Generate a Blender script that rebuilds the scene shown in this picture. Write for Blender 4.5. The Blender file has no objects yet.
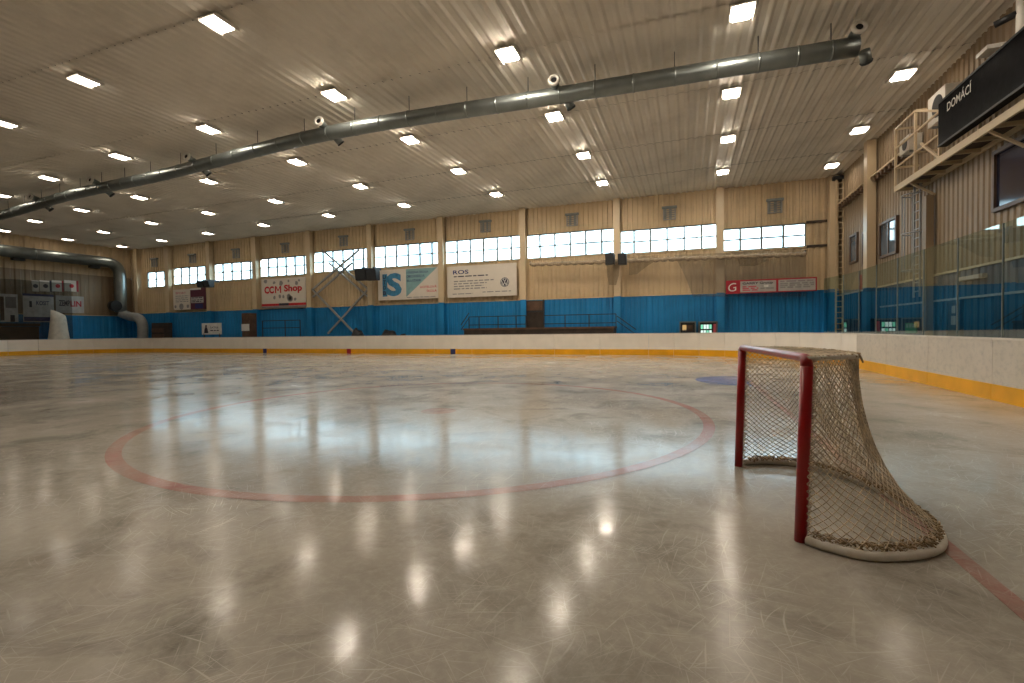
import bpy, bmesh, math, random
from mathutils import Vector, Matrix, noise as mnoise
random.seed(7)
C = bpy.context.scene.collection
SC = bpy.context.scene
PI = math.pi

# ------------------------------------------------------------------ camera
# world axes: +X along the rink towards the scoreboard end, +Y towards the window wall, Z up (metres)
F, TH, PT, RO, EYE = 480.0, 0.35, 0.024, -0.013, 1.37
cam = bpy.data.objects.new('camera', bpy.data.cameras.new('camera'))
C.objects.link(cam)
cam.data.sensor_width = 36.0
cam.data.lens = 36.0 * F / 1024.0
cam.data.clip_start = 0.05
cam.data.clip_end = 500
cam.matrix_world = Matrix.Translation((0, 0, EYE)) @ Matrix.Rotation(TH, 4, 'Z') @ Matrix.Rotation(PI/2 - PT, 4, 'X') @ Matrix.Rotation(RO, 4, 'Z')
SC.camera = cam

# ------------------------------------------------------------------ view, world, light levels
SC.view_settings.view_transform = 'Standard'
SC.view_settings.look = 'None'
SC.view_settings.exposure = 0.95
SC.view_settings.gamma = 1.0
SC.cycles.use_denoising = True
LAMP = 38.0            # radiance of the ceiling floodlights
OUTPUT = {'A': 0.36, 'B': 1.35, 'C': 2.1, 'D': 1.9, 'E': 1.05, 'F': 0.68, 'G': 0.48, 'H': 0.42, 'I': 0.38, 'J': 0.30}   # share of it each line of lamps gives: graded by hand to imitate the view darkening towards its edges
NEAR_OUTPUT = 0.24     # cap on the near rows past mid rink, dimmed to imitate darker view corners
LAMP_COL = (1.0, 0.88, 0.72)
SKY = 5.4

w = bpy.data.worlds.new('sky'); SC.world = w; w.use_nodes = True
nt = w.node_tree; N = nt.nodes; LK = nt.links
N.clear()
out = N.new('ShaderNodeOutputWorld'); bg = N.new('ShaderNodeBackground')
tc = N.new('ShaderNodeTexCoord'); mp = N.new('ShaderNodeMapping'); mp.inputs['Scale'].default_value = (3, 3, 9)
nz = N.new('ShaderNodeTexNoise'); nz.inputs['Scale'].default_value = 2.2; nz.inputs['Detail'].default_value = 6
cr = N.new('ShaderNodeValToRGB')
cr.color_ramp.elements[0].position = 0.36; cr.color_ramp.elements[0].color = (0.33, 0.50, 0.60, 1)
cr.color_ramp.elements[1].position = 0.60; cr.color_ramp.elements[1].color = (0.66, 0.88, 1.0, 1)
sx = N.new('ShaderNodeSeparateXYZ'); gr = N.new('ShaderNodeMapRange')
gr.inputs['From Min'].default_value = -0.02; gr.inputs['From Max'].default_value = 0.03
mx = N.new('ShaderNodeMixRGB'); mx.inputs['Color1'].default_value = (0.030, 0.032, 0.028, 1)
LK.new(tc.outputs['Generated'], mp.inputs['Vector']); LK.new(mp.outputs[0], nz.inputs['Vector'])
LK.new(nz.outputs['Fac'], cr.inputs['Fac']); LK.new(tc.outputs['Generated'], sx.inputs[0])
LK.new(sx.outputs['Z'], gr.inputs['Value']); LK.new(gr.outputs[0], mx.inputs['Fac'])
LK.new(cr.outputs['Color'], mx.inputs['Color2']); LK.new(mx.outputs[0], bg.inputs['Color'])
bg.inputs['Strength'].default_value = SKY
LK.new(bg.outputs[0], out.inputs['Surface'])

# ------------------------------------------------------------------ sight lines: picture point -> point on a real plane
def ray(x, y):
    x -= 512; y -= 341.5
    c, s = math.cos(-RO), math.sin(-RO)
    x, y = x*c - y*s, x*s + y*c
    Y2 = y/F; X = x/F
    Y = Y2*math.cos(PT) + math.sin(PT); Z = -Y2*math.sin(PT) + math.cos(PT)
    return Vector((X*math.cos(TH) - Z*math.sin(TH), X*math.sin(TH) + Z*math.cos(TH), -Y))
def onz(x, y, z): r = ray(x, y); return r*((z-EYE)/r.z) + Vector((0, 0, EYE))
def ona(x, y, a): r = ray(x, y); return r*(a/r.x) + Vector((0, 0, EYE))
def onv(x, y, v): r = ray(x, y); return r*(v/r.y) + Vector((0, 0, EYE))

# ------------------------------------------------------------------ materials
def mat(name, col, rough=0.6, metal=0.0, var=0.12, scale=3.0, bump=0.0, bscale=60.0, stretch=(1, 1, 1), spec=0.5, dirt=None, dirt_scale=0.6):
    m = bpy.data.materials.new(name); m.use_nodes = True
    t = m.node_tree; n = t.nodes; l = t.links
    b = n['Principled BSDF']
    b.inputs['Roughness'].default_value = rough; b.inputs['Metallic'].default_value = metal
    b.inputs['Specular IOR Level'].default_value = spec
    co = n.new('ShaderNodeTexCoord'); mpg = n.new('ShaderNodeMapping'); mpg.inputs['Scale'].default_value = stretch
    l.new(co.outputs['Object'], mpg.inputs['Vector'])
    no = n.new('ShaderNodeTexNoise'); no.inputs['Scale'].default_value = scale; no.inputs['Detail'].default_value = 5
    l.new(mpg.outputs[0], no.inputs['Vector'])
    r = n.new('ShaderNodeValToRGB')
    r.color_ramp.elements[0].position = 0.3; r.color_ramp.elements[1].position = 0.7
    r.color_ramp.elements[0].color = tuple(c*(1-var) for c in col) + (1,)
    r.color_ramp.elements[1].color = tuple(min(1, c*(1+var)) for c in col) + (1,)
    l.new(no.outputs['Fac'], r.inputs['Fac'])
    src = r.outputs['Color']
    if dirt:
        n2 = n.new('ShaderNodeTexNoise'); n2.inputs['Scale'].default_value = dirt_scale; n2.inputs['Detail'].default_value = 8
        n2.inputs['Roughness'].default_value = 0.65
        l.new(mpg.outputs[0], n2.inputs['Vector'])
        r2 = n.new('ShaderNodeValToRGB'); r2.color_ramp.elements[0].position = 0.48; r2.color_ramp.elements[1].position = 0.75
        r2.color_ramp.elements[1].color = (0.75, 0.75, 0.75, 1)
        l.new(n2.outputs['Fac'], r2.inputs['Fac'])
        mxx = n.new('ShaderNodeMixRGB'); l.new(r2.outputs[0], mxx.inputs['Fac']); l.new(src, mxx.inputs['Color1'])
        mxx.inputs['Color2'].default_value = tuple(dirt) + (1,)
        src = mxx.outputs[0]
    l.new(src, b.inputs['Base Color'])
    if bump:
        nb = n.new('ShaderNodeTexNoise'); nb.inputs['Scale'].default_value = bscale; l.new(mpg.outputs[0], nb.inputs['Vector'])
        bp = n.new('ShaderNodeBump'); bp.inputs['Strength'].default_value = bump; bp.inputs['Distance'].default_value = 0.02
        l.new(nb.outputs['Fac'], bp.inputs['Height']); l.new(bp.outputs[0], b.inputs['Normal'])
    return m

def emis(name, col, s):
    m = bpy.data.materials.new(name); m.use_nodes = True
    t = m.node_tree; t.nodes.clear()
    o = t.nodes.new('ShaderNodeOutputMaterial'); e = t.nodes.new('ShaderNodeEmission')
    e.inputs['Color'].default_value = tuple(col) + (1,); e.inputs['Strength'].default_value = s
    t.links.new(e.outputs[0], o.inputs[0]); return m

def thin_glass(name, tint, refl=1.0, rough=0.0):
    m = bpy.data.materials.new(name); m.use_nodes = True
    t = m.node_tree; n = t.nodes; l = t.links; n.clear()
    o = n.new('ShaderNodeOutputMaterial'); mixs = n.new('ShaderNodeMixShader')
    tr = n.new('ShaderNodeBsdfTransparent'); tr.inputs['Color'].default_value = tuple(tint) + (1,)
    gl = n.new('ShaderNodeBsdfGlossy'); gl.inputs['Roughness'].default_value = rough
    gl.inputs['Color'].default_value = (0.9*refl, 1.0*refl, 0.97*refl, 1)
    lw = n.new('ShaderNodeLayerWeight'); lw.inputs['Blend'].default_value = 0.5
    p5 = n.new('ShaderNodeMath'); p5.operation = 'POWER'; p5.inputs[1].default_value = 4.0; l.new(lw.outputs['Facing'], p5.inputs[0])
    fr = n.new('ShaderNodeMapRange'); fr.inputs['To Min'].default_value = 0.085; fr.inputs['To Max'].default_value = 0.95; l.new(p5.outputs[0], fr.inputs['Value'])
    l.new(fr.outputs[0], mixs.inputs['Fac']); l.new(tr.outputs[0], mixs.inputs[1]); l.new(gl.outputs[0], mixs.inputs[2])
    l.new(mixs.outputs[0], o.inputs[0]); return m

def net_cloth(name, col, cover):
    m = bpy.data.materials.new(name); m.use_nodes = True
    t = m.node_tree; n = t.nodes; l = t.links; n.clear()
    o = n.new('ShaderNodeOutputMaterial'); mixs = n.new('ShaderNodeMixShader')
    tr = n.new('ShaderNodeBsdfTransparent'); df = n.new('ShaderNodeBsdfDiffuse'); df.inputs['Color'].default_value = tuple(col) + (1,)
    tcx = n.new('ShaderNodeTexCoord'); no = n.new('ShaderNodeTexNoise'); no.inputs['Scale'].default_value = 1.5
    l.new(tcx.outputs['Object'], no.inputs['Vector'])
    mr = n.new('ShaderNodeMapRange'); mr.inputs['To Min'].default_value = cover*0.75; mr.inputs['To Max'].default_value = min(1, cover*1.25)
    l.new(no.outputs['Fac'], mr.inputs['Value']); l.new(mr.outputs[0], mixs.inputs['Fac'])
    l.new(tr.outputs[0], mixs.inputs[1]); l.new(df.outputs[0], mixs.inputs[2]); l.new(mixs.outputs[0], o.inputs[0]); return m

def ice(name, paint=None, cover=1.0, pscale=1.2):
    """scratched rink ice; PAINT is pigment frozen under the surface, worn by COVER"""
    m = bpy.data.materials.new(name); m.use_nodes = True
    t = m.node_tree; n = t.nodes; l = t.links; b = n['Principled BSDF']
    g = n.new('ShaderNodeNewGeometry'); pos = g.outputs['Position']
    def tex(scale, detail=6, stretch=None, rot=0, rough=0.55, dist=0.0):
        mpg = n.new('ShaderNodeMapping'); mpg.inputs['Rotation'].default_value = (0, 0, rot)
        mpg.vector_type = 'TEXTURE'; mpg.inputs['Scale'].default_value = tuple(1/q for q in (stretch or (1, 1, 1)))
        l.new(pos, mpg.inputs['Vector'])
        x = n.new('ShaderNodeTexNoise'); x.inputs['Scale'].default_value = scale; x.inputs['Detail'].default_value = detail
        x.inputs['Roughness'].default_value = rough; x.inputs['Distortion'].default_value = dist
        l.new(mpg.outputs[0], x.inputs['Vector']); return x.outputs['Fac']
    def ramp(f, p0, p1, c0=(0, 0, 0), c1=(1, 1, 1)):
        r = n.new('ShaderNodeValToRGB'); e = r.color_ramp.elements
        e[0].position = p0; e[1].position = p1; e[0].color = tuple(c0)+(1,); e[1].color = tuple(c1)+(1,)
        l.new(f, r.inputs['Fac']); return r.outputs[0]
    def mix(f, c1, c2):
        x = n.new('ShaderNodeMixRGB')
        for s, v in (('Fac', f), ('Color1', c1), ('Color2', c2)):
            if isinstance(v, tuple): x.inputs[s].default_value = v + (1,) if len(v) == 3 else v
            elif isinstance(v, float): x.inputs[s].default_value = v
            else: l.new(v, x.inputs[s])
        return x.outputs[0]
    def math_(op, a, c):
        x = n.new('ShaderNodeMath'); x.operation = op
        for i, v in enumerate((a, c)):
            if isinstance(v, (int, float)): x.inputs[i].default_value = v
            else: l.new(v, x.inputs[i])
        return x.outputs[0]
    cloud = ramp(tex(0.35, 8, rough=0.62), 0.32, 0.70, (0.285, 0.256, 0.215), (0.49, 0.444, 0.380))
    cloud = mix(math_('MULTIPLY', ramp(tex(14.0, 6, rough=0.75), 0.45, 0.75), 0.5), cloud, (0.55, 0.505, 0.435))
    cloud = mix(ramp(tex(1.1, 8, rough=0.7, dist=0.6), 0.50, 0.72), cloud, (0.21, 0.19, 0.163))
    # skate scratches: sparse thin bright streaks, bent by a slow warp so that no two run parallel for long
    wn = n.new('ShaderNodeTexNoise'); wn.inputs['Scale'].default_value = 0.55; wn.inputs['Detail'].default_value = 2; l.new(pos, wn.inputs['Vector'])
    wm = n.new('ShaderNodeVectorMath'); wm.operation = 'MULTIPLY'; wm.inputs[1].default_value = (0.7, 0.7, 0); l.new(wn.outputs['Color'], wm.inputs[0])
    wa = n.new('ShaderNodeVectorMath'); wa.operation = 'ADD'; l.new(pos, wa.inputs[0]); l.new(wm.outputs[0], wa.inputs[1])
    keep = pos; pos = wa.outputs[0]
    sc = None
    for k, (rot, st) in enumerate([(0.35, (1.0, 34, 1)), (1.1, (1.3, 40, 1)), (1.75, (0.9, 36, 1)), (2.35, (1.2, 44, 1)), (2.95, (1.0, 38, 1)), (1.42, (0.7, 30, 1)), (0.75, (0.8, 42, 1))]):
        s_ = ramp(tex(2.2, 2, st, rot, 0.5), 0.64, 0.70)
        sc = s_ if sc is None else math_('MAXIMUM', sc, s_)
    pos = keep
    sc = math_('MULTIPLY', sc, ramp(tex(0.6, 5), 0.35, 0.62))
    # curved cuts: contour lines of a soft noise field
    ring = n.new('ShaderNodeTexVoronoi'); ring.feature = 'DISTANCE_TO_EDGE'; ring.inputs['Scale'].default_value = 1.25
    wv = n.new('ShaderNodeTexNoise'); wv.inputs['Scale'].default_value = 0.9; wv.inputs['Detail'].default_value = 3; l.new(pos, wv.inputs['Vector'])
    av = n.new('ShaderNodeVectorMath'); av.operation = 'ADD'; l.new(pos, av.inputs[0]); l.new(wv.outputs['Color'], av.inputs[1])
    l.new(av.outputs[0], ring.inputs['Vector'])
    cuts = ramp(ring.outputs['Distance'], 0.002, 0.010, (1, 1, 1), (0, 0, 0))
    cuts = math_('MULTIPLY', cuts, ramp(tex(0.8, 4), 0.45, 0.65))
    sc2 = math_('MAXIMUM', sc, math_('MULTIPLY', cuts, 0.35))
    col = mix(math_('MULTIPLY', sc2, 0.5), cloud, (0.70, 0.65, 0.58))
    if paint:
        wear = ramp(tex(pscale, 7, rough=0.7), 0.28, 0.62, (0.25*cover,)*3, (cover,)*3)
        col = mix(math_('MULTIPLY', wear, math_('SUBTRACT', 1.0, math_('MULTIPLY', sc2, 0.35))), col, tuple(paint))
    l.new(col, b.inputs['Base Color'])
    rr = ramp(tex(0.7, 6, rough=0.65), 0.3, 0.7, (0.06,)*3, (0.24,)*3)
    rr = math_('ADD', rr, math_('MULTIPLY', sc2, 0.08))
    l.new(rr, b.inputs['Roughness'])
    b.inputs['IOR'].default_value = 1.31; b.inputs['Specular IOR Level'].default_value = 0.28
    bp = n.new('ShaderNodeBump'); bp.inputs['Strength'].default_value = 0.16; bp.inputs['Distance'].default_value = 0.006
    hgt = math_('ADD', math_('MULTIPLY', sc2, -0.25), math_('MULTIPLY', tex(9.0, 5), 0.9))
    hgt = math_('ADD', hgt, math_('MULTIPLY', tex(2.0, 3), 1.0))
    hgt = math_('ADD', hgt, math_('MULTIPLY', tex(55.0, 3), 0.16))
    l.new(hgt, bp.inputs['Height']); l.new(bp.outputs[0], b.inputs['Normal'])
    return m

M = {}
M['ice'] = ice('ice')
M['ice_red'] = ice('ice_red', (0.42, 0.07, 0.05), 0.56, 1.4)
M['ice_red_strong'] = ice('ice_red_strong', (0.42, 0.05, 0.04), 0.48, 2.0)
M['ice_red_faint'] = ice('ice_red_faint', (0.42, 0.07, 0.05), 0.34, 2.0)
M['ice_blue'] = ice('ice_blue', (0.015, 0.075, 0.40), 0.92, 1.0)
M['concrete'] = mat('concrete', (0.16, 0.15, 0.14), 0.8, bump=0.2, var=0.2)
M['roof'] = mat('roof', (0.10, 0.09, 0.08), 0.8)
M['ceiling'] = mat('ceiling', (0.78, 0.72, 0.63), 0.6, spec=0.2, var=0.06, scale=0.5, dirt=(0.52, 0.46, 0.38), dirt_scale=0.35)
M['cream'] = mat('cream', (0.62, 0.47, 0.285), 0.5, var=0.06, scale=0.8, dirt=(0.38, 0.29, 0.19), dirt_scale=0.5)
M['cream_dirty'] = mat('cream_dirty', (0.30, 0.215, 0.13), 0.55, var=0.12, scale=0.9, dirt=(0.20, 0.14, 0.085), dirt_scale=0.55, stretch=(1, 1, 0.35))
M['column'] = mat('column', (0.64, 0.50, 0.32), 0.45, var=0.06, scale=1.0)
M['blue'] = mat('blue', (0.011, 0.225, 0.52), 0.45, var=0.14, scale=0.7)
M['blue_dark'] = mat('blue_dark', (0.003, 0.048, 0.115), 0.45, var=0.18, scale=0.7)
M['white_board'] = mat('white_board', (0.92, 0.86, 0.78), 0.35, var=0.05, scale=1.5)
M['white_board_worn'] = mat('white_board_worn', (0.64, 0.585, 0.51), 0.4, var=0.06, scale=1.2, dirt=(0.42, 0.40, 0.37), dirt_scale=7, stretch=(1, 1, 1.3))
M['yellow'] = mat('yellow', (0.88, 0.43, 0.012), 0.35, var=0.10, scale=2)
M['cap'] = mat('cap', (0.72, 0.68, 0.62), 0.4)
M['red'] = mat('red', (0.34, 0.006, 0.008), 0.28, var=0.18, scale=5, dirt=(0.22, 0.006, 0.006), dirt_scale=4)
M['pad'] = mat('pad', (0.78, 0.73, 0.64), 0.55, var=0.08, scale=8, dirt=(0.55, 0.47, 0.36), dirt_scale=7)
M['rope'] = mat('rope', (0.60, 0.50, 0.36), 0.85, var=0.4, scale=14)
M['rope_dark'] = mat('rope_dark', (0.40, 0.29, 0.17), 0.9, var=0.45, scale=22)
M['steel'] = mat('steel', (0.24, 0.265, 0.26), 0.36, metal=0.8, var=0.12, scale=2)
M['steel_dark'] = mat('steel_dark', (0.03, 0.032, 0.035), 0.5, metal=0.0, var=0.2)
M['white_metal'] = mat('white_metal', (0.74, 0.70, 0.64), 0.4, var=0.05)
M['black'] = mat('black', (0.012, 0.012, 0.014), 0.45, var=0.2)
M['black_gloss'] = mat('black_gloss', (0.006, 0.0065, 0.008), 0.32, spec=0.14, var=0.3, scale=6, bump=0.06, bscale=9)
M['black_gloss'].node_tree.nodes['Principled BSDF'].inputs['IOR'].default_value = 1.16
M['grey'] = mat('grey', (0.33, 0.33, 0.32), 0.55)
M['frame_grey'] = mat('frame_grey', (0.22, 0.25, 0.25), 0.5)
M['brown'] = mat('brown', (0.12, 0.065, 0.038), 0.6, var=0.3)
M['dark_brown'] = mat('dark_brown', (0.05, 0.035, 0.026), 0.7, var=0.3)
M['banner'] = mat('banner', (0.74, 0.67, 0.58), 0.6, var=0.03, bump=0.05, bscale=1.5)
M['ink'] = mat('ink', (0.035, 0.03, 0.055), 0.6)
M['ink_blue'] = mat('ink_blue', (0.03, 0.035, 0.15), 0.6)
M['ink_grey'] = mat('ink_grey', (0.30, 0.28, 0.27), 0.6)
M['ink_red'] = mat('ink_red', (0.60, 0.02, 0.03), 0.6)
M['sign_red'] = mat('sign_red', (0.40, 0.012, 0.025), 0.5)
M['sign_pink'] = mat('sign_pink', (0.56, 0.10, 0.13), 0.6)
M['sign_blue'] = mat('sign_blue', (0.06, 0.26, 0.46), 0.6, var=0.3, scale=4)
M['sign_teal'] = mat('sign_teal', (0.25, 0.44, 0.46), 0.6)
M['sign_maroon'] = mat('sign_maroon', (0.10, 0.02, 0.04), 0.5)
M['sign_grey'] = mat('sign_grey', (0.46, 0.44, 0.41), 0.5)
M['sign_white'] = mat('sign_white', (0.80, 0.77, 0.72), 0.5)
M['net_grey'] = net_cloth('net_grey', (0.20, 0.19, 0.17), 0.34)
M['net_swag'] = net_cloth('net_swag', (0.20, 0.16, 0.11), 0.42)
M['net_bundle'] = mat('net_bundle', (0.36, 0.28, 0.19), 0.9, var=0.35, scale=9, bump=0.6, bscale=30)
M['tarp'] = mat('tarp', (0.60, 0.56, 0.48), 0.7, var=0.12, scale=4)
M['window_glass'] = thin_glass('window_glass', (0.93, 0.98, 0.98), 0.6)
M['shield_glass'] = thin_glass('shield_glass', (0.52, 0.64, 0.63), 1.0)
M['night_glass'] = mat('night_glass', (0.02, 0.022, 0.045), 0.08, var=0.5, scale=3)
M['room_glass'] = mat('room_glass', (0.10, 0.13, 0.16), 0.06, var=0.4, scale=1.2)
M['wood_frame'] = mat('wood_frame', (0.13, 0.075, 0.045), 0.5, var=0.2)
for q in OUTPUT:
    M['lamp_'+q] = emis('lamp_'+q, LAMP_COL, LAMP*OUTPUT[q]); M['lamp_near_'+q] = emis('lamp_near_'+q, LAMP_COL, LAMP*min(OUTPUT[q], NEAR_OUTPUT if q in 'DEFGHIJ' else 9))
M['lamp'] = M['lamp_A']
M['screen_green'] = emis('screen_green', (0.25, 0.75, 0.48), 0.55)
M['screen_pale'] = emis('screen_pale', (0.75, 0.95, 0.85), 0.6)
M['screen_amber'] = emis('screen_amber', (0.85, 0.55, 0.22), 0.35)
M['green_sign'] = mat('green_sign', (0.03, 0.30, 0.20), 0.5)

# ------------------------------------------------------------------ mesh helpers
WL = {}                                     # world position of each object's origin
def empty(name, loc):
    o = bpy.data.objects.new(name, None); C.objects.link(o); o.empty_display_size = 0.1
    o.location = loc; WL[o.name] = Vector(loc); return o
def tag(o, label=None, cat=None, group=None, kind=None):
    if label: o['label'] = label
    if cat: o['category'] = cat
    if group: o['group'] = group
    if kind: o['kind'] = kind
    return o
def thing(name, loc, label, cat, group=None):
    return tag(empty(name, loc), label, cat, group)

class MB:
    def __init__(s): s.v = []; s.f = []; s.sm = False
    def add(s, vs, fs):
        b = len(s.v); s.v += [tuple(p) for p in vs]; s.f += [tuple(b+i for i in f) for f in fs]; return s
    def box(s, x0, x1, y0, y1, z0, z1):
        x0, x1 = min(x0, x1), max(x0, x1); y0, y1 = min(y0, y1), max(y0, y1); z0, z1 = min(z0, z1), max(z0, z1)
        return s.add([(x0, y0, z0), (x1, y0, z0), (x1, y1, z0), (x0, y1, z0), (x0, y0, z1), (x1, y0, z1), (x1, y1, z1), (x0, y1, z1)],
                     [(0, 3, 2, 1), (4, 5, 6, 7), (0, 1, 5, 4), (1, 2, 6, 5), (2, 3, 7, 6), (3, 0, 4, 7)])
    def slab(s, pts, d):
        """thick polygon: PTS ring pushed along vector D"""
        n = len(pts); d = Vector(d); a = [Vector(p) for p in pts]; b = [p + d for p in a]
        return s.add(a + b, [tuple(range(n))[::-1], tuple(range(n, 2*n))] + [(i, (i+1) % n, n+(i+1) % n, n+i) for i in range(n)])
    def tube(s, pts, r, n=8, caps=True, closed=False):
        pts = [Vector(p) for p in pts]; m = len(pts); vs = []; up = None
        for i, p in enumerate(pts):
            if closed: d = pts[(i+1) % m] - pts[i-1]
            else: d = pts[min(i+1, m-1)] - pts[max(i-1, 0)]
            d.normalize()
            if up is None: up = Vector((0, 0, 1)) if abs(d.z) < 0.9 else Vector((1, 0, 0))
            x = (up - d*up.dot(d))
            if x.length < 1e-5: x = d.orthogonal()
            x.normalize(); y = d.cross(x); up = x
            rr = r[i] if isinstance(r, (list, tuple)) else r
            vs += [p + (x*math.cos(2*PI*k/n) + y*math.sin(2*PI*k/n))*rr for k in range(n)]
        fs = []
        for i in range(m if closed else m-1):
            j = (i+1) % m
            fs += [(i*n+k, i*n+(k+1) % n, j*n+(k+1) % n, j*n+k) for k in range(n)]
        if caps and not closed: fs += [tuple(range(n))[::-1], tuple(range((m-1)*n, m*n))]
        s.sm = True
        return s.add(vs, fs)
    def bar(s, p, q, wd, ht=None):
        """square bar from P to Q"""
        ht = ht or wd; p = Vector(p); q = Vector(q); d = (q-p).normalized()
        u = Vector((0, 0, 1)) if abs(d.z) < 0.95 else Vector((0, 1, 0))
        x = d.cross(u).normalized()*wd/2; y = d.cross(x.normalized()).normalized()*ht/2
        a = [p-x-y, p+x-y, p+x+y, p-x+y]
        return s.slab(a, q-p)
    def build(s, name, m, parent=None, org=None, smooth=None):
        if org is None: org = WL[parent.name] if parent is not None else Vector((0, 0, 0))
        org = Vector(org)
        me = bpy.data.meshes.new(name)
        me.from_pydata([tuple(Vector(p)-org) for p in s.v], [], s.f); me.update()
        bm = bmesh.new(); bm.from_mesh(me); bmesh.ops.recalc_face_normals(bm, faces=bm.faces[:]) if not getattr(s, 'keep', False) else None
        bm.to_mesh(me); bm.free()
        if isinstance(m, str): m = M[m]
        me.materials.append(m)
        if s.sm if smooth is None else smooth:
            for p in me.polygons: p.use_smooth = len(p.vertices) <= 4
        return put(name, me, parent, org)
def put(name, me, parent, org):
    o = bpy.data.objects.new(name, me); C.objects.link(o); org = Vector(org)
    if parent is not None:
        o.parent = parent; o.location = org - WL[parent.name]
    else: o.location = org
    WL[o.name] = org
    return o
def copy_tree(o, parent=None):
    c = o.copy(); C.objects.link(c); WL[c.name] = WL[o.name]
    if parent is not None: c.parent = parent
    for ch in o.children: copy_tree(ch, c)
    return c

EXB, EXR, EXL = Vector((1, 0, 0)), Vector((0, -1, 0)), Vector((0, 1, 0))   # reading direction on back, scoreboard-end and far-end walls
def text(parent, name, s, org, ex, width, height, m, depth=0.012, bold=0.0, ez=Vector((0, 0, 1))):
    cu = bpy.data.curves.new(name, 'FONT'); cu.body = s; cu.offset = bold; cu.resolution_u = 3
    o = bpy.data.objects.new(name, cu); C.objects.link(o)
    dg = bpy.context.evaluated_depsgraph_get(); me = bpy.data.meshes.new_from_object(o.evaluated_get(dg))
    bpy.data.objects.remove(o); bpy.data.curves.remove(cu)
    xs = [v.co.x for v in me.vertices]; ys = [v.co.y for v in me.vertices]
    x0, x1, y0, y1 = min(xs), max(xs), min(ys), max(ys)
    nrm = ex.cross(ez); org = Vector(org)
    for v in me.vertices:
        v.co = ex*((v.co.x-x0)/(x1-x0)*width) + ez*((v.co.y-y0)/(y1-y0)*height) + nrm*depth
    me.name = name; me.materials.clear(); me.materials.append(M[m])
    return put(name, me, parent, org)
def patch(parent, name, org, ex, x0, x1, z0, z1, m, depth=0.006, th=0.004):
    """a thin printed field lying on a sign"""
    nrm = ex.cross(Vector((0, 0, 1))); o = Vector(org) + nrm*depth
    p = [o + ex*x0 + Vector((0, 0, z0)), o + ex*x1 + Vector((0, 0, z0)), o + ex*x1 + Vector((0, 0, z1)), o + ex*x0 + Vector((0, 0, z1))]
    return MB().slab(p, -nrm*th).build(name, m, parent)

def ribs(p0, ex, ez, nrm, length, height, pitch, depth, crest=0.45, slope=0.14):
    """trapezoid sheet: ribs run along EZ, repeat along EX"""
    mb = MB(); n = max(1, round(length/pitch)); pt = length/n; prof = []
    for i in range(n):
        x = i*pt
        prof += [(x, 0), (x + pt*(1-crest-2*slope), 0), (x + pt*(1-crest-slope), depth), (x + pt*(1-slope), depth)]
    prof.append((length, 0))
    p0 = Vector(p0); vs = []
    for x, d in prof:
        b = p0 + ex*x + nrm*d; vs += [b, b + ez*height]
    mb.add(vs, [(2*i, 2*i+2, 2*i+3, 2*i+1) for i in range(len(prof)-1)])
    mb.keep = True
    return mb

# ================================================================== THE SHELL
AL, AR, VB, VF = -48.6, 7.6, 30.0, -4.0       # far end wall, scoreboard end wall, window wall, wall behind the camera
HC = 9.2
UZ = Vector((0, 0, 1))
BX, BY, BL, BN, RC = 5.15, 25.4, -46.0, -1.2, 7.0   # inner faces of the boards, corner radius
# outline of the ice
def rink(inset=0.0, seg=8):
    x0, x1, y0, y1, r = BL+inset, BX-inset, BN+inset, BY-inset, RC-inset
    pts = []
    for cx, cy, a0 in ((x1-r, y0+r, -PI/2), (x1-r, y1-r, 0), (x0+r, y1-r, PI/2), (x0+r, y0+r, PI)):
        pts += [(cx + r*math.cos(a0 + PI/2*i/seg), cy + r*math.sin(a0 + PI/2*i/seg)) for i in range(seg+1)]
    return pts
mb = MB(); mb.slab([(x, y, 0) for x, y in rink(-0.02, 12)], (0, 0, -0.05))
floor = tag(mb.build('floor', 'ice'), kind='structure')
tag(MB().box(AL, AR, VF, VB, -0.30, -0.06).build('floor', 'concrete'), kind='structure')

def flat_ring(cx, cy, r0, r1, a0=0, a1=2*PI, n=96, z=0.003):
    mb = MB(); vs = []; fs = []
    for i in range(n+1):
        a = a0 + (a1-a0)*i/n; vs += [(cx+r0*math.cos(a), cy+r0*math.sin(a), z), (cx+r1*math.cos(a), cy+r1*math.sin(a), z)]
    fs = [(2*i, 2*i+1, 2*i+3, 2*i+2) for i in range(n)]
    return mb.add(vs, fs)
flat_ring(-4.0, 7.25, 4.21, 4.36).build('face_off_circle', 'ice_red', floor)
flat_ring(-4.0, 7.25, 0.0, 0.30, n=32).build('face_off_dot', 'ice_red_faint', floor)
MB().slab([(1.45, -0.8, 0.003), (1.55, -0.8, 0.003), (1.55, 23.5, 0.003), (1.45, 23.5, 0.003)], (0, 0, -0.002)).build('goal_line', 'ice_red_strong', floor)
mb = flat_ring(1.45, 13.5, 0.0, 1.25, PI/2, 3*PI/2, 40); mb.build('goal_crease', 'ice_blue', floor)

# ceiling: trapezoid roof sheets laid in lapped rows
ceiling = tag(MB().box(AL-0.2, AR+0.2, VF-0.2, VB+0.2, HC+0.16, HC+0.34).build('ceiling', 'roof'), kind='structure')
NA, NV = 10, 8
pa, pv = (AR-AL)/NA, (VB-VF)/NV
proto = None
for i in range(NA):
    for j in range(NV):
        org = Vector((AL + i*pa, VF + j*pv, HC))
        if proto is None:
            mb = ribs(org, Vector((1, 0, 0)), Vector((0, pv + 0.05, 0.028)), Vector((0, 0, 1)), pa, 1.0, 0.33, 0.042, slope=0.22)
            proto = mb.build('ceiling_panel', 'ceiling', ceiling, org, smooth=False)
        else:
            c = proto.copy(); C.objects.link(c); c.location = org; WL[c.name] = org

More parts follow.
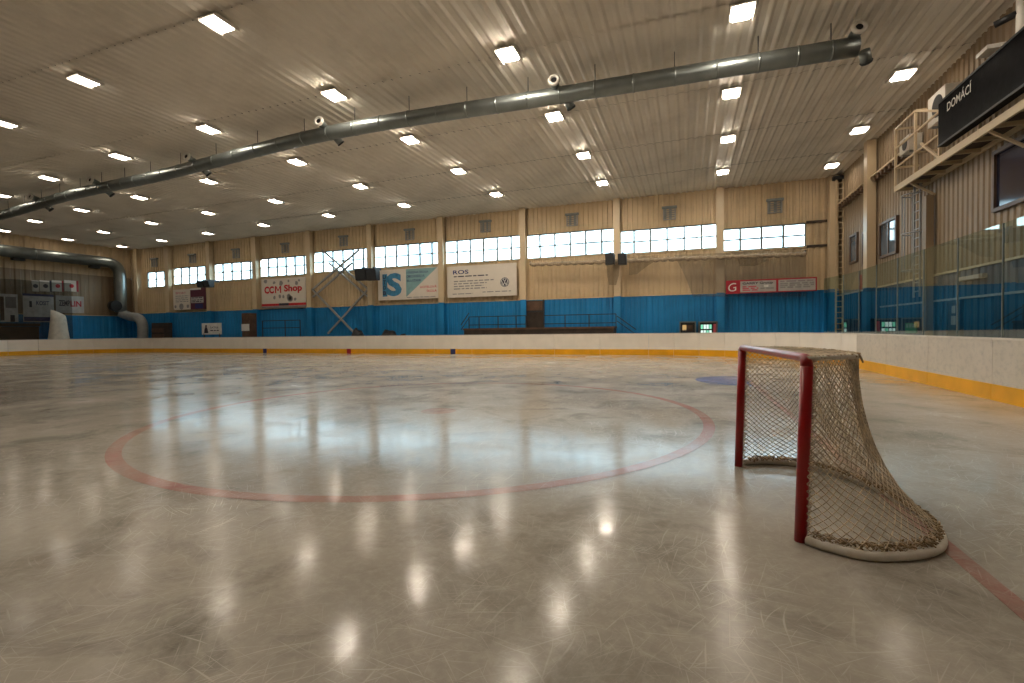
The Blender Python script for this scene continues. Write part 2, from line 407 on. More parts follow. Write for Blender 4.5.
# ---- window wall
COLX = [7.45] + [onv(x, y, 29.6).x for x, y in [(720, 225), (617, 231), (523, 238), (441, 243), (370, 250), (309, 256), (255, 262), (209, 267), (168, 271)]] + [onv(137, 275, 29.6).x]
WTOP = [226, 227, 231.5, 238, 244, 250, 257, 262.5, 267, 272]      # picture heights used to read off lintel and sill of each bay
WBOT = [249.5, 251.5, 256.5, 262, 266.5, 271.5, 276, 280.5, 284, 287.5]
WMID = [762, 668, 570, 482, 405, 339, 282, 232, 188, 151]
BLUE_TOP = 3.30
wall = tag(MB().box(AL, AR, VB+0.12, VB+0.30, -0.3, 5.2).build('wall_back', 'cream'), kind='structure')
PANES = 0
def bay(i, x0, x1, zs, zt):
    global PANES
    L = x1 - x0
    # backing above and below the glazing, then ribbed sheets
    mbk = MB().box(x0, x1, VB+0.12, VB+0.30, 5.2, zs).box(x0, x1, VB+0.12, VB+0.30, zt, HC+0.16); mbk.build('backing', 'cream', wall)
    ribs((x0, VB, zt), EXB, UZ, Vector((0, -1, 0)), L, HC+0.10-zt, 0.30, 0.06, slope=0.10).build('cladding_panel', 'cream', wall, smooth=False)
    ribs((x0, VB, BLUE_TOP), EXB, UZ, Vector((0, -1, 0)), L, zs-BLUE_TOP, 0.30, 0.05, slope=0.10).build('cladding_panel', 'cream', wall, smooth=False)
    ribs((x0, VB-0.10, -0.06), EXB, UZ, Vector((0, -1, 0)), L, BLUE_TOP+0.06, 0.33, 0.05, slope=0.10).build('blue_cladding_panel', 'blue', wall, smooth=False)
    MB().box(x0, x1, VB-0.17, VB+0.05, BLUE_TOP, BLUE_TOP+0.05).build('drip_flashing', 'column', wall)
    MB().box(x0, x1, VB-0.10, VB+0.2, zs-0.06, zs).build('window_sill', 'cream', wall)
for i in range(len(COLX)-1):
    x1, x0 = COLX[i], COLX[i+1]
    zt = onv(WMID[i], WTOP[i], VB).z; zs = onv(WMID[i], WBOT[i], VB).z
    if i == 0:
        xe = onv(806, 235, VB).x                      # the last strip stops short of the corner; plain sheets beyond it
        MB().box(xe, AR, VB+0.12, VB+0.30, 5.2, HC+0.16).build('backing', 'cream', wall)
        ribs((xe, VB, BLUE_TOP), EXB, UZ, Vector((0, -1, 0)), AR-xe, HC+0.10-BLUE_TOP, 0.30, 0.06, slope=0.10).build('cladding_panel', 'cream', wall, smooth=False)
        ribs((xe, VB-0.10, -0.06), EXB, UZ, Vector((0, -1, 0)), AR-xe, BLUE_TOP+0.06, 0.33, 0.05, slope=0.10).build('blue_cladding_panel', 'blue', wall, smooth=False)
        MB().box(xe, AR, VB-0.17, VB+0.05, BLUE_TOP, BLUE_TOP+0.05).build('drip_flashing', 'column', wall)
        for zz in (zt, zs): MB().box(xe, AR, VB-0.12, VB+0.02, zz-0.06, zz+0.06).build('wall_rail', 'dark_brown', wall)
        x1 = xe
    bay(i, x0, x1, zs, zt)
    # glazing: two rows of panes in a thin grey frame; the last bay before the far end has glass over half its length
    wx0, wx1 = x0, x1
    if i == 9:
        wx0 = onv(147, 280, VB).x
        MB().box(x0, wx0, VB+0.02, VB+0.2, zs, zt).build('infill_panel', 'cream', wall)
    win = tag(empty('window_%d' % (i+1), ((wx0+wx1)/2, VB+0.08, zs)), kind='structure')
    npn = max(2, round((wx1-wx0)/1.0)); pw = (wx1-wx0)/npn; hm = (zs+zt)/2
    fm = MB()
    for k in range(npn+1): fm.box(wx0+k*pw-0.055, wx0+k*pw+0.055, VB+0.03, VB+0.13, zs, zt)
    for z in (zs+0.03, hm, zt-0.03): fm.box(wx0, wx1, VB+0.04, VB+0.12, z-0.04, z+0.04)
    fm.build('window_frame', 'frame_grey', win)
    for k in range(npn):
        for z0, z1 in ((zs+0.06, hm-0.03), (hm+0.03, zt-0.06)):
            tl = random.uniform(-0.006, 0.006)
            MB().add([(wx0+k*pw+0.035, VB+0.08, z0), (wx0+(k+1)*pw-0.035, VB+0.08+tl, z0), (wx0+(k+1)*pw-0.035, VB+0.08+tl, z1), (wx0+k*pw+0.035, VB+0.08, z1)], [(0, 1, 2, 3)]).build('pane', 'window_glass', win)
if COLX[-1] > AL:
    x0, x1 = AL, COLX[-1]
    MB().box(x0, x1, VB+0.12, VB+0.30, 5.2, HC+0.16).build('backing', 'cream', wall)
    ribs((x0, VB, BLUE_TOP), EXB, UZ, Vector((0, -1, 0)), x1-x0, HC+0.10-BLUE_TOP, 0.30, 0.06, slope=0.10).build('cladding_panel', 'cream', wall, smooth=False)
    ribs((x0, VB-0.10, -0.06), EXB, UZ, Vector((0, -1, 0)), x1-x0, BLUE_TOP+0.06, 0.33, 0.05, slope=0.10).build('blue_cladding_panel', 'blue', wall, smooth=False)
# columns: cream H sections standing proud of the sheets, painted blue to the height of the lower sheets
for x in COLX[1:]:
    up = MB().box(x-0.20, x+0.20, 29.46, 29.50, BLUE_TOP+0.02, HC).box(x-0.20, x+0.20, 29.94, 29.98, BLUE_TOP+0.02, HC).box(x-0.09, x+0.09, 29.50, 29.94, BLUE_TOP+0.02, HC)
    c = up.build('column', 'column', wall)
    lo = MB().box(x-0.20, x+0.20, 29.46, 29.50, -0.06, BLUE_TOP+0.02).box(x-0.09, x+0.09, 29.50, 29.86, -0.06, BLUE_TOP+0.02)
    lo.build('column_base', 'blue', c)
MB().box(7.02, 7.40, 29.40, 29.85, BLUE_TOP, HC).build('column', 'column', wall)
MB().box(7.02, 7.40, 29.40, 29.85, -0.06, BLUE_TOP).build('column_base', 'blue', wall)

# ---- scoreboard end wall, far end wall, wall behind the camera
BTR = 2.97
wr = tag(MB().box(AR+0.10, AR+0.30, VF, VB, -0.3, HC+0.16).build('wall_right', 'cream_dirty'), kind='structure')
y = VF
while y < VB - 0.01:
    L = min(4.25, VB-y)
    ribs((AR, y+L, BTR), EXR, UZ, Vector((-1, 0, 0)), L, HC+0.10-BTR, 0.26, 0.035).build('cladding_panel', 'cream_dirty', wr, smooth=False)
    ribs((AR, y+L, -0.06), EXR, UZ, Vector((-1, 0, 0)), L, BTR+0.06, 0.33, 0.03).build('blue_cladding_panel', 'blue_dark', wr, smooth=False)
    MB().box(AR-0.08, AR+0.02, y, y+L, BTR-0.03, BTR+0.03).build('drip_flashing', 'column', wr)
    y += 4.25
MB().box(AR-0.08, AR, VF, 24.0, 2.10, 2.16).build('wall_rail', 'grey', wr)
wl = tag(MB().box(AL-0.30, AL-0.10, VF, VB, -0.3, HC+0.16).build('wall_left', 'cream'), kind='structure')
y = VF
while y < VB - 0.01:
    L = min(4.25, VB-y)
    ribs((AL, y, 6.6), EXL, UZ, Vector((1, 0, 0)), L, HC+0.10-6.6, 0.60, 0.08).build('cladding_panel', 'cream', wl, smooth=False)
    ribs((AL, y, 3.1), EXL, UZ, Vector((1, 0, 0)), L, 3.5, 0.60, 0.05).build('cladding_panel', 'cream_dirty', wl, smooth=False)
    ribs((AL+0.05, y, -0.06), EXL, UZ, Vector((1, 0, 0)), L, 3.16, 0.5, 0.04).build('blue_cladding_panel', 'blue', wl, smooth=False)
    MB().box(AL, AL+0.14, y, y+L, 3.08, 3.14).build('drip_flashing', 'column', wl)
    y += 4.25
tag(MB().box(AL, AR, VF-0.3, VF-0.1, -0.3, HC+0.16).build('wall_front', 'brown'), kind='structure')

# ---- boards round the ice
boards = tag(empty('rink_boards', (BX, BY, 0)), kind='structure')
def board_run(p, q, worn, n):
    p = Vector(p); q = Vector(q)
    for k in range(n):
        a = p.lerp(q, k/n); b = p.lerp(q, (k+1)/n); d = (b-a).normalized(); nr = Vector((-d.y, d.x, 0))    # NR points away from the ice when going clockwise
        g = d*0.006
        def pr(o0, o1, z0, z1): return MB().slab([a+g+nr*o0+UZ*z0, b-g+nr*o0+UZ*z0, b-g+nr*o1+UZ*z0, a+g+nr*o1+UZ*z0], UZ*(z1-z0))
        pr(0.0, 0.10, -0.05, 1.085).build('board_panel', 'white_board_worn' if worn else 'white_board', boards)
        pr(-0.014, 0.0, 0.0, 0.29).build('kick_plate', 'yellow', boards)
        pr(-0.012, 0.12, 1.085, 1.12).build('cap_rail', 'cap', boards)
def arc(cx, cy, a0, a1, n): return [(cx + RC*math.cos(a0+(a1-a0)*i/n), cy + RC*math.sin(a0+(a1-a0)*i/n), 0) for i in range(n+1)]
# going round so that the outside is on the +normal side
cornR = arc(BX-RC, BY-RC, PI/2, 0, 9); cornL = arc(BL+RC, BY-RC, PI, PI/2, 7)
board_run((BL+RC, BY, 0), (BX-RC, BY, 0), False, 15)
for i in range(9): board_run(cornR[i], cornR[i+1], False, 1)
board_run((BX, BY-RC, 0), (BX, BN, 0), True, 8)
for i in range(7): board_run(cornL[i], cornL[i+1], False, 1)
board_run((BL, BN, 0), (BL, BY-RC, 0), False, 7)
board_run((BX, BN, 0), (BL, BN, 0), True, 20)
for px, m in ((265, 'ink_blue'), (349, 'sign_red'), (453, 'ink_blue')):
    p = onv(px, 349, BY)
    MB().box(p.x-0.16, p.x+0.16, BY-0.020, BY-0.012, 0.0, 0.30).build('line_marker', m, boards)
# clear shields over the scoreboard-end boards and the corner
SHT = 3.13
sh = [Vector(c) for c in cornR[7:]] + [Vector((BX, BY-RC-1.5*k, 0)) for k in range(1, 13)]
for k in range(len(sh)-1):
    a, b = sh[k], sh[k+1]; d = (b-a).normalized(); nr = Vector((-d.y, d.x, 0)); g = d*0.008
    o = nr*0.06
    MB().add([a+g+o+UZ*1.12, b-g+o+UZ*1.12, b-g+o+UZ*SHT, a+g+o+UZ*SHT], [(0, 1, 2, 3)]).build('shield_panel', 'shield_glass', boards)
    MB().slab([b-d*0.006+nr*0.05+UZ*1.12, b+d*0.006+nr*0.05+UZ*1.12, b+d*0.006+nr*0.08+UZ*1.12, b-d*0.006+nr*0.08+UZ*1.12], UZ*(SHT-1.12)).build('shield_post', 'frame_grey', boards)

# ================================================================== CEILING FLOODLIGHTS
GRID = {  # column letter: {row: (x, y)}; rows counted from the window wall
 'A': [(6.6, 27.4), (6.45, 22.9), (6.3, 18.4), (6.2, 14.0), (6.1, 9.4)],
 'B': [(1.7, 26.4), (1.6, 21.9), (1.4, 17.7), (1.3, 13.3), (1.2, 8.9), (1.1, 4.4)],
 'C': [(-4.2, 25.9), (-4.3, 21.5), (-4.5, 17.2), (-4.7, 12.9), (-4.8, 8.7), (-4.9, 4.3)],
 'D': [(-10.2, 25.7), (-10.4, 21.3), (-10.5, 17.1), (-10.8, 13.0), (-11.0, 9.0), (-11.1, 4.6)],
 'E': [(-16.3, 25.7), (-16.3, 21.5), (-16.6, 17.4), (-17.0, 13.4), (-17.2, 9.5)],
 'F': [(-22.3, 26.0), (-22.7, 22.0), (-22.8, 17.9), (-23.1, 14.0), (-23.3, 10.3)],
 'G': [(-28.5, 26.5), (-28.8, 22.5), (-29.0, 18.5), (-29.4, 14.6), (-29.5, 10.6)],
 'H': [(-34.7, 27.0), (-34.9, 23.0), (-35.1, 19.0), (-35.3, 15.4), (-35.5, 11.0)],
 'I': [(-40.6, 27.5), (-41.1, 23.6), (-41.2, 19.6), (-41.4, 15.6), (-41.5, 11.2)],
 'J': [(-46.4, 28.0), (-46.8, 24.3), (-46.9, 20.5), (-47.0, 16.2)],
}
ORD = ['first', 'second', 'third', 'fourth', 'fifth', 'sixth', 'seventh', 'eighth', 'ninth', 'tenth', 'eleventh']
ROWN = ['in the row nearest the windows', 'in the second row from the windows', 'in the third row from the windows', 'in the fourth row from the windows', 'in the fifth row from the windows', 'in the sixth row from the windows', 'in the seventh row from the windows']
def make_light(x, y):
    t = empty('ceiling_light', (x, y, HC-0.02))
    z = HC - 0.02
    MB().box(x-0.27, x+0.27, y-0.32, y+0.32, z-0.04, z).build('housing', 'white_metal', t)
    for s in (-1, 1): MB().box(x+s*0.27, x+s*0.30, y-0.34, y+0.34, z-0.10, z-0.01).build('side_bracket', 'white_metal', t)
    d = MB(); d.add([(x-0.22, y-0.28, z-0.04), (x+0.22, y-0.28, z-0.04), (x+0.22, y+0.28, z-0.04), (x-0.22, y+0.28, z-0.04),
                     (x-0.20, y-0.26, z-0.09), (x+0.20, y-0.26, z-0.09), (x+0.20, y+0.26, z-0.09), (x-0.20, y+0.26, z-0.09)],
                    [(4, 5, 6, 7), (0, 1, 5, 4), (1, 2, 6, 5), (2, 3, 7, 6), (3, 0, 4, 7)])
    d.build('diffuser', 'lamp', t)
    return t
proto = None; LM = {}
for ci, (cl, pts) in enumerate(GRID.items()):
    for ri, (x, y) in enumerate(pts):
        if proto is None: t = proto = make_light(x, y)
        else:
            t = copy_tree(proto); t.location = (x, y, HC-0.02)
            for ch in t.children:
                if ch.name.startswith('diffuser'):
                    key = ('near_' if ri >= 4 else '') + cl
                    if key not in LM: LM[key] = ch.data.copy(); LM[key].materials[0] = M['lamp_'+key]
                    ch.data = LM[key]
        tag(t, '%s square ceiling floodlight from the scoreboard wall, %s' % (ORD[ci], ROWN[ri]), 'ceiling light', 'floodlights under the roof')
# ================================================================== VENTILATION DUCT
DP = [Vector((4.15, 14.86, 8.55)), Vector((-3.6, 14.44, 8.5)), Vector((-12, 14.1, 8.5)), Vector((-21.8, 14.98, 8.5)), Vector((-29.4, 15.4, 8.5)), Vector((-38.0, 16.44, 8.5)), Vector((-46.5, 17.0, 8.5))]
def catmull(P, n):
    out = []
    for i in range(len(P)-1):
        p0, p1, p2, p3 = P[max(i-1, 0)], P[i], P[i+1], P[min(i+2, len(P)-1)]
        for k in range(n):
            t = k/n
            out.append(0.5*((2*p1) + (p2-p0)*t + (2*p0-5*p1+4*p2-p3)*t*t + (3*p1-p0-3*p2+p3)*t**3))
    out.append(P[-1].copy()); return out
duct = thing('ventilation_duct', DP[0], 'long round galvanised air duct hanging under the roof along the rink', 'duct')
path = catmull(DP, 8)
MB().tube(path, 0.245, 20).build('pipe', 'steel', duct)
for i in range(1, len(path)-1):
    p = path[i]; d = (path[i+1]-path[i-1]).normalized()
    MB().tube([p-d*0.03, p+d*0.03], 0.256, 20).build('joint_band', 'steel', duct)
    if i % 2 == 1:
        MB().tube([p+Vector((0, 0, 0.24)), Vector((p.x, p.y, HC+0.05))], 0.012, 6).build('hanger_rod', 'steel_dark', duct)
for px, py in ((856, 44), (563, 90), (339, 128), (187, 163), (92, 186), (14, 208)):
    r = onv(px, py, 14.6); p = min(path, key=lambda q: abs(q.x-r.x)).copy(); 
    # jet outlets: one aimed up at the near side, one down at the far side
    d1 = Vector((0.10, -0.86, 0.16)).normalized(); a = p + Vector((-0.12, -0.1, 0.20))
    nz1 = MB().tube([a, a+d1*0.20, a+d1*0.34], [0.13, 0.13, 0.12], 14).build('air_nozzle', 'steel', duct)
    ring = MB(); b = a + d1*0.34
    x = d1.orthogonal().normalized(); yv = d1.cross(x)
    ring.tube([b + (x*math.cos(2*PI*k/16)+yv*math.sin(2*PI*k/16))*0.135 for k in range(16)], 0.055, 8, closed=True)
    ring.build('nozzle_rim', 'white_metal', nz1)
    MB().tube([b-d1*0.01, b+d1*0.012], 0.10, 12).build('nozzle_throat', 'black', nz1)
    d2 = Vector((0.35, 0.62, -0.70)).normalized(); a2 = p + d2*0.14 + Vector((0.12, 0, 0))
    nz2 = MB().tube([a2, a2+d2*0.28], 0.13, 14).build('air_nozzle', 'steel', duct)
    MB().tube([a2+d2*0.28, a2+d2*0.33], [0.15, 0.13], 14).build('nozzle_rim', 'steel_dark', nz2)

# duct on the far end wall: along under the roof, down the corner, then a swan-neck to the floor
XE = AL + 0.9
e0 = ona(-60, 245, XE); e1 = ona(0, 252, XE); e2 = ona(60, 257, XE); e3 = ona(108, 261, XE); zz = (e1.z+e2.z+e3.z)/3
dn = ona(121, 312, XE)
d2 = thing('wall_duct', (XE, dn.y, dn.z), 'fat grey air duct bending down the corner of the far end wall', 'duct')
pp = [Vector((XE, e0.y-6, zz)), Vector((XE, e1.y, zz)), Vector((XE, e2.y, zz)), Vector((XE, dn.y-1.3, zz)), Vector((XE, dn.y-0.5, zz-0.12)), Vector((XE, dn.y-0.12, zz-0.5)), Vector((XE, dn.y, zz-1.3)), Vector((XE, dn.y, dn.z))]
MB().tube(catmull(pp, 4), 0.45, 16).build('pipe', 'steel', d2)
q0 = ona(121, 313, XE); q1 = ona(131, 317, XE); q1 = onv(130, 316.5, 28.8); q2 = onv(138, 318, 28.6); q3 = onv(142.5, 325, 28.6); q4 = onv(142.5, 342, 28.6); 
MB().tube(catmull([q0, q1, q2, q3, q4], 5), 0.40, 14).build('flexible_hose', 'grey', d2)
MB().tube([ona(113, 306, XE), ona(113, 306, XE)+Vector((0.5, 0, 0))], 0.45, 14).build('fan_outlet', 'black', d2)
for k in (0.2, 0.45, 0.7):
    p = pp[0].lerp(pp[3], k); MB().tube([p-Vector((0, 0.05, 0)), p+Vector((0, 0.05, 0))], 0.47, 16).build('joint_band', 'steel', d2)
for px in (18, 94):
    p = ona(px, 259, XE); MB().box(XE-0.2, XE+0.2, p.y-0.35, p.y+0.35, zz-0.62, zz-0.42).build('air_outlet', 'steel_dark', d2)

# ================================================================== WINDOW WALL FITTINGS
VENTS = [(774.5, 207), (669.5, 214), (572.5, 220.5), (486, 227), (410.5, 235), (344.5, 241.5), (286.3, 248.5), (237, 254), (193.5, 259), (155.5, 263)]
VL = ['beside the caged corner ladder', 'over the grey safety netting', 'over the bay with the dark doorway', 'over the ROS banner', 'over the blue and white school banner', 'over the crossed steel braces', 'over the CCM Shop banner',
      'over the plain bay past the CCM Shop banner', 'over the white and maroon banner', 'in the last bay by the fat duct']
for (px, py), lb in zip(VENTS, VL):
    c = onv(px, py, VB); x, z = c.x, c.z; s = 0.36
    t = thing('wall_vent', (x, VB, z-s), 'square grey louvred vent ' + lb, 'vent', 'vents above the window strip')
    f = MB().box(x-s, x-s+0.06, VB-0.14, VB, z-s, z+s).box(x+s-0.06, x+s, VB-0.14, VB, z-s, z+s).box(x-s, x+s, VB-0.14, VB, z-s, z-s+0.06)
    f.build('frame', 'grey', t)
    MB().box(x-s-0.06, x+s+0.06, VB-0.24, VB, z+s-0.06, z+s+0.06).build('hood', 'frame_grey', t)
    MB().box(x-s+0.06, x+s-0.06, VB-0.05, VB-0.02, z-s+0.06, z+s-0.06).build('backing', 'frame_grey', t)
    for k in range(5):
        zk = z-s+0.12+k*0.125
        MB().slab([(x-s+0.06, VB-0.13, zk), (x+s-0.06, VB-0.13, zk), (x+s-0.06, VB-0.06, zk+0.07), (x-s+0.06, VB-0.06, zk+0.07)], (0, 0, 0.012)).build('slat', 'grey', t)

def speaker(px0, px1, py0, py1, label, v=28.55, tilt=0.12):
    a = onv(px0, py1, v); b = onv(px1, py0, v)
    t = thing('loudspeaker', ((a.x+b.x)/2, v, a.z), label, 'loudspeaker', 'black loudspeakers on the columns')
    x0, x1, z0, z1 = a.x, b.x, a.z, b.z
    MB().slab([(x0, v-0.22-tilt, z1), (x0, v+0.2, z1), (x0, v+0.2, z0), (x0, v-0.22, z0)], (x1-x0, 0, 0)).build('cabinet', 'black', t)
    MB().slab([(x0+0.05, v-0.235-tilt, z1-0.05), (x1-0.05, v-0.235-tilt, z1-0.05), (x1-0.05, v-0.235, z0+0.05), (x0+0.05, v-0.235, z0+0.05)], (0, 0.012, 0)).build('grille', 'steel_dark', t)
    MB().box((x0+x1)/2-0.04, (x0+x1)/2+0.04, v, 29.45, z1-0.02, z1+0.14).build('bracket', 'black', t)
speaker(606, 614.5, 254, 265, 'black loudspeaker on the column by the grey netting, the one nearer the doorway')
speaker(618.5, 626.5, 254, 265, 'black loudspeaker on the column by the grey netting, the one nearer the netting')
speaker(357.6, 367.5, 268.5, 280.7, 'black loudspeaker beside the blue and white banner, the one over the braces')
speaker(368.5, 378, 268.5, 280.7, 'black loudspeaker touching the edge of the blue and white banner')
speaker(199.8, 205.6, 281, 287.6, 'black loudspeaker covering the corner of the white and maroon banner')
speaker(206.6, 212, 281, 287.6, 'black loudspeaker on the column beside the white and maroon banner')

def sign(name, px0, px1, pyt, pyb, v, m, label, cat, th=0.03, skew=0.0):
    a = onv(px0, pyb, v); b = onv(px1, pyt, v)
    t = thing(name, (a.x, v, a.z), label, cat)
    W, H_ = b.x-a.x, b.z-a.z
    MB().slab([(a.x, v, a.z), (b.x, v, a.z+skew), (b.x, v, b.z+skew), (a.x, v, b.z)], (0, th, 0)).build('sheet', m, t)
    return t, Vector((a.x, v, a.z)), W, H_
def lines(t, o, ex, rows, m, h=0.05):
    """fine print too small to read: broken rules of word length"""
    for x0, x1, z in rows:
        x = x0
        while x < x1:
            wd = random.uniform(0.18, 0.5); patch(t, 'small_print', o, ex, x, min(x+wd, x1), z, z+h, m, 0.008); x += wd + 0.09
# CCM Shop
t, o, W, H_ = sign('banner', 262, 305.5, 276.8, 308.5, 29.62, 'banner', 'white banner with red CCM Shop lettering and red bottom stripe', 'banner')
text(t, 'lettering', 'CC', o + Vector((W*0.07, 0, H_*0.50)), EXB, W*0.22, H_*0.25, 'ink_red', bold=0.045); mm = MB(); x0, x1, z0, z1, q = W*0.315, W*0.455, H_*0.505, H_*0.745, W*0.026
def quad(*p): mm.slab([o+Vector((a_, -0.012, b_)) for a_, b_ in p], (0, 0.004, 0))
quad((x0, z0), (x0+q, z0), (x0+q, z1), (x0, z1)); quad((x1-q, z0), (x1, z0), (x1, z1), (x1-q, z1)); xm = (x0+x1)/2; zm = z0+(z1-z0)*0.30
quad((x0+q*0.3, z1), (x0+q*1.2, z1), (xm+q*.35, zm), (xm-q*.35, zm)); quad((x1-q*1.2, z1), (x1-q*0.3, z1), (xm+q*.35, zm), (xm-q*.35, zm))
mm.build('lettering', 'ink_red', t)
text(t, 'lettering', 'Shop', o + Vector((W*0.52, 0, H_*0.475)), EXB, W*0.40, H_*0.30, 'ink_red', bold=0.036)
patch(t, 'stripe', o, EXB, 0, W, H_*0.07, H_*0.15, 'ink_red'); patch(t, 'stripe', o, EXB, W*0.40, W*0.62, H_*0.075, H_*0.155, 'ink', 0.01)
patch(t, 'stripe', o, EXB, 0, W, 0, H_*0.065, 'ink_grey')
for fx, fz, s in ((0.30, 0.36, .16), (0.42, 0.40, .2), (0.50, 0.37, .16), (0.63, 0.33, .32), (0.66, 0.30, .26), (0.76, 0.28, .15), (0.30, .86, .14), (.45, .84, .22), (.62, .90, .12), (.80, .82, .2), (.86, .90, .12), (.10, .92, .2)):
    cx, cz = W*fx, H_*fz
    MB().slab([o+Vector((cx+s*math.cos(k*PI/4)*random.uniform(.6, 1.1), -0.006, cz+s*math.sin(k*PI/4)*random.uniform(.6, 1.1))) for k in range(8)], (0, 0.004, 0)).build('print_spot', 'ink_grey', t)
# school banner
t, o, W, H_ = sign('banner', 378.5, 439, 266.5, 300.5, 29.62, 'banner', 'white banner with blue block letter, teal wedge and red school lettering', 'banner')
patch(t, 'blue_field', o, EXB, W*0.075, W*0.155, H_*0.12, H_*0.86, 'sign_blue')
text(t, 'lettering', 'S', o + Vector((W*0.14, 0, H_*0.12)), EXB, W*0.26, H_*0.76, 'sign_blue', bold=0.045, depth=0.016)
MB().slab([o+Vector((W*0.47, -0.008, H_*0.08)), o+Vector((W*0.97, -0.008, H_*0.98)), o+Vector((W*0.47, -0.008, H_*0.98))], (0, 0.004, 0)).build('teal_wedge', 'sign_teal', t)
for k, ch in enumerate('UTOB'): text(t, 'lettering', ch, o + Vector((W*0.085, 0, H_*(0.70-0.175*k))), EXB, W*0.05, H_*0.13, 'ink', bold=0.02, depth=0.022)
for k, (s, wd) in enumerate((('STREDNÁ ŠKOLA', .35), ('OBCHODU A', .29), ('SLUŽIEB', .23))):
    text(t, 'lettering', s, o + Vector((W*0.48, 0, H_*(0.83-0.13*k))), EXB, W*wd, H_*0.085, 'ink_blue', bold=0.012, depth=0.016)
text(t, 'lettering', 'HOTELOVÁ', o + Vector((W*0.70, 0, H_*0.34)), EXB, W*0.26, H_*0.09, 'ink_red', bold=0.01)
text(t, 'lettering', 'ŠKOLA', o + Vector((W*0.80, 0, H_*0.21)), EXB, W*0.16, H_*0.09, 'ink_red', bold=0.01)
lines(t, o, EXB, [(W*0.48, W*0.95, H_*0.05)], 'ink_grey', 0.05)
# ROS banner
t, o, W, H_ = sign('banner', 447.5, 516.5, 262.6, 298, 29.62, 'banner', 'white banner with dark ROS lettering and round car emblem', 'banner')
text(t, 'lettering', 'ROS', o + Vector((W*0.09, 0, H_*0.745)), EXB, W*0.23, H_*0.13, 'ink_blue', bold=0.02)
lines(t, o, EXB, [(W*.10, W*.60, H_*.655)], 'ink', 0.07)
lines(t, o, EXB, [(W*.10, W*.68, H_*.50), (W*.10, W*.58, H_*.42), (W*.10, W*.53, H_*.34), (W*.10, W*.58, H_*.26)], 'ink_grey', 0.075)
lines(t, o, EXB, [(W*.08, W*.38, H_*.10), (W*.52, W*.68, H_*.13), (W*.70, W*.92, H_*.13)], 'ink_grey', 0.06)
c = o + Vector((W*0.835, -0.012, H_*0.42)); R = H_*0.145
MB().slab([c+Vector((R*math.cos(2*PI*k/32), 0, R*math.sin(2*PI*k/32))) for k in range(32)], (0, 0.006, 0)).build('emblem_disc', 'ink', t)
flat = MB()
for k in range(32):
    a0, a1 = 2*PI*k/32, 2*PI*(k+1)/32
    flat.slab([c+Vector((r_*math.cos(a_), -0.004, r_*math.sin(a_))) for r_, a_ in ((R*.80, a0), (R*.88, a0), (R*.88, a1), (R*.80, a1))], (0, 0.003, 0))
def stroke(p, q, wd):
    p = c+Vector((p[0]*R, -0.004, p[1]*R)); q = c+Vector((q[0]*R, -0.004, q[1]*R)); d = (q-p).normalized(); n_ = Vector((-d.z, 0, d.x))*wd*R/2
    flat.slab([p-n_, p+n_, q+n_, q-n_], (0, 0.003, 0))
for p, q in (((-.36, .72), (0, .10)), ((0, .10), (.36, .72)), ((-.72, .38), (-.34, -.62)), ((-.34, -.62), (0, .0)), ((0, .0), (.34, -.62)), ((.34, -.62), (.72, .38))): stroke(p, q, .13)
flat.build('emblem_letters', 'sign_white', t)
# GARRY Group board
t, o, W, H_ = sign('sign_board', 726, 817, 276.8, 294, 29.16, 'sign_red', 'long red framed board reading GARRY Group beside the corner ladder', 'sign', 0.06)
for fx in (0.02, 0.95): MB().box(o.x+W*fx, o.x+W*fx+0.08, 29.19, 29.392, o.z+H_*.4, o.z+H_*.55).build('standoff_bracket', 'steel_dark', t)
patch(t, 'white_field', o, EXB, W*.165, W*.565, H_*.08, H_*.90, 'sign_grey'); patch(t, 'white_field', o, EXB, W*.59, W*.985, H_*.08, H_*.90, 'sign_grey')
text(t, 'lettering', 'GARRY Group', o + Vector((W*.19, 0, H_*.60)), EXB, W*.34, H_*.22, 'ink', bold=0.03, depth=0.016)
text(t, 'lettering', 'G', o + Vector((W*.025, 0, H_*.12)), Vector((0.985, 0, 0.17)), W*.095, H_*.62, 'sign_white', bold=0.0, depth=0.012)
lines(t, o, EXB, [(W*.19, W*.36, H_*.44), (W*.19, W*.37, H_*.31), (W*.19, W*.36, H_*.18)], 'sign_pink', 0.07)
lines(t, o, EXB, [(W*.39, W*.54, H_*.27), (W*.61, W*.97, H_*.72), (W*.61, W*.97, H_*.56), (W*.61, W*.97, H_*.42), (W*.61, W*.93, H_*.28)], 'ink_grey', 0.08)
patch(t, 'white_mark', o, EXB, W*.43, W*.48, H_*.42, H_*.58, 'sign_white', 0.014)  # small white field laid on the grey panel
# white and maroon banner near the far end
t, o, W, H_ = sign('banner', 173.5, 189.8, 289, 310, 29.62, 'banner', 'white poster banner with small emblems beside a maroon banner', 'banner')
text(t, 'lettering', 'ŠPORT', o + Vector((W*.16, 0, H_*.78)), EXB, W*.62, H_*.11, 'sign_pink', bold=0.01)
lines(t, o, EXB, [(W*.15, W*.9, H_*.66), (W*.15, W*.9, H_*.56), (W*.15, W*.9, H_*.47), (W*.15, W*.9, H_*.38)], 'ink_grey', 0.06)
for fx, s in ((.13, .14), (.48, .28), (.86, .16)):
    MB().slab([o+Vector((W*fx+s*math.cos(k*PI/4), -0.006, H_*.16+s*math.sin(k*PI/4))) for k in range(8)], (0, 0.004, 0)).build('emblem', 'ink_grey', t)
t, o, W, H_ = sign('banner', 190.8, 205.5, 287.5, 309.5, 29.62, 'sign_maroon', 'dark maroon banner with a grey band under a black loudspeaker', 'banner')
patch(t, 'grey_band', o, EXB, W*.05, W*.85, H_*.30, H_*.58, 'sign_grey'); lines(t, o, EXB, [(W*.1, W*.8, H_*.52), (W*.1, W*.8, H_*.42), (W*.1, W*.7, H_*.34)], 'ink', 0.07)
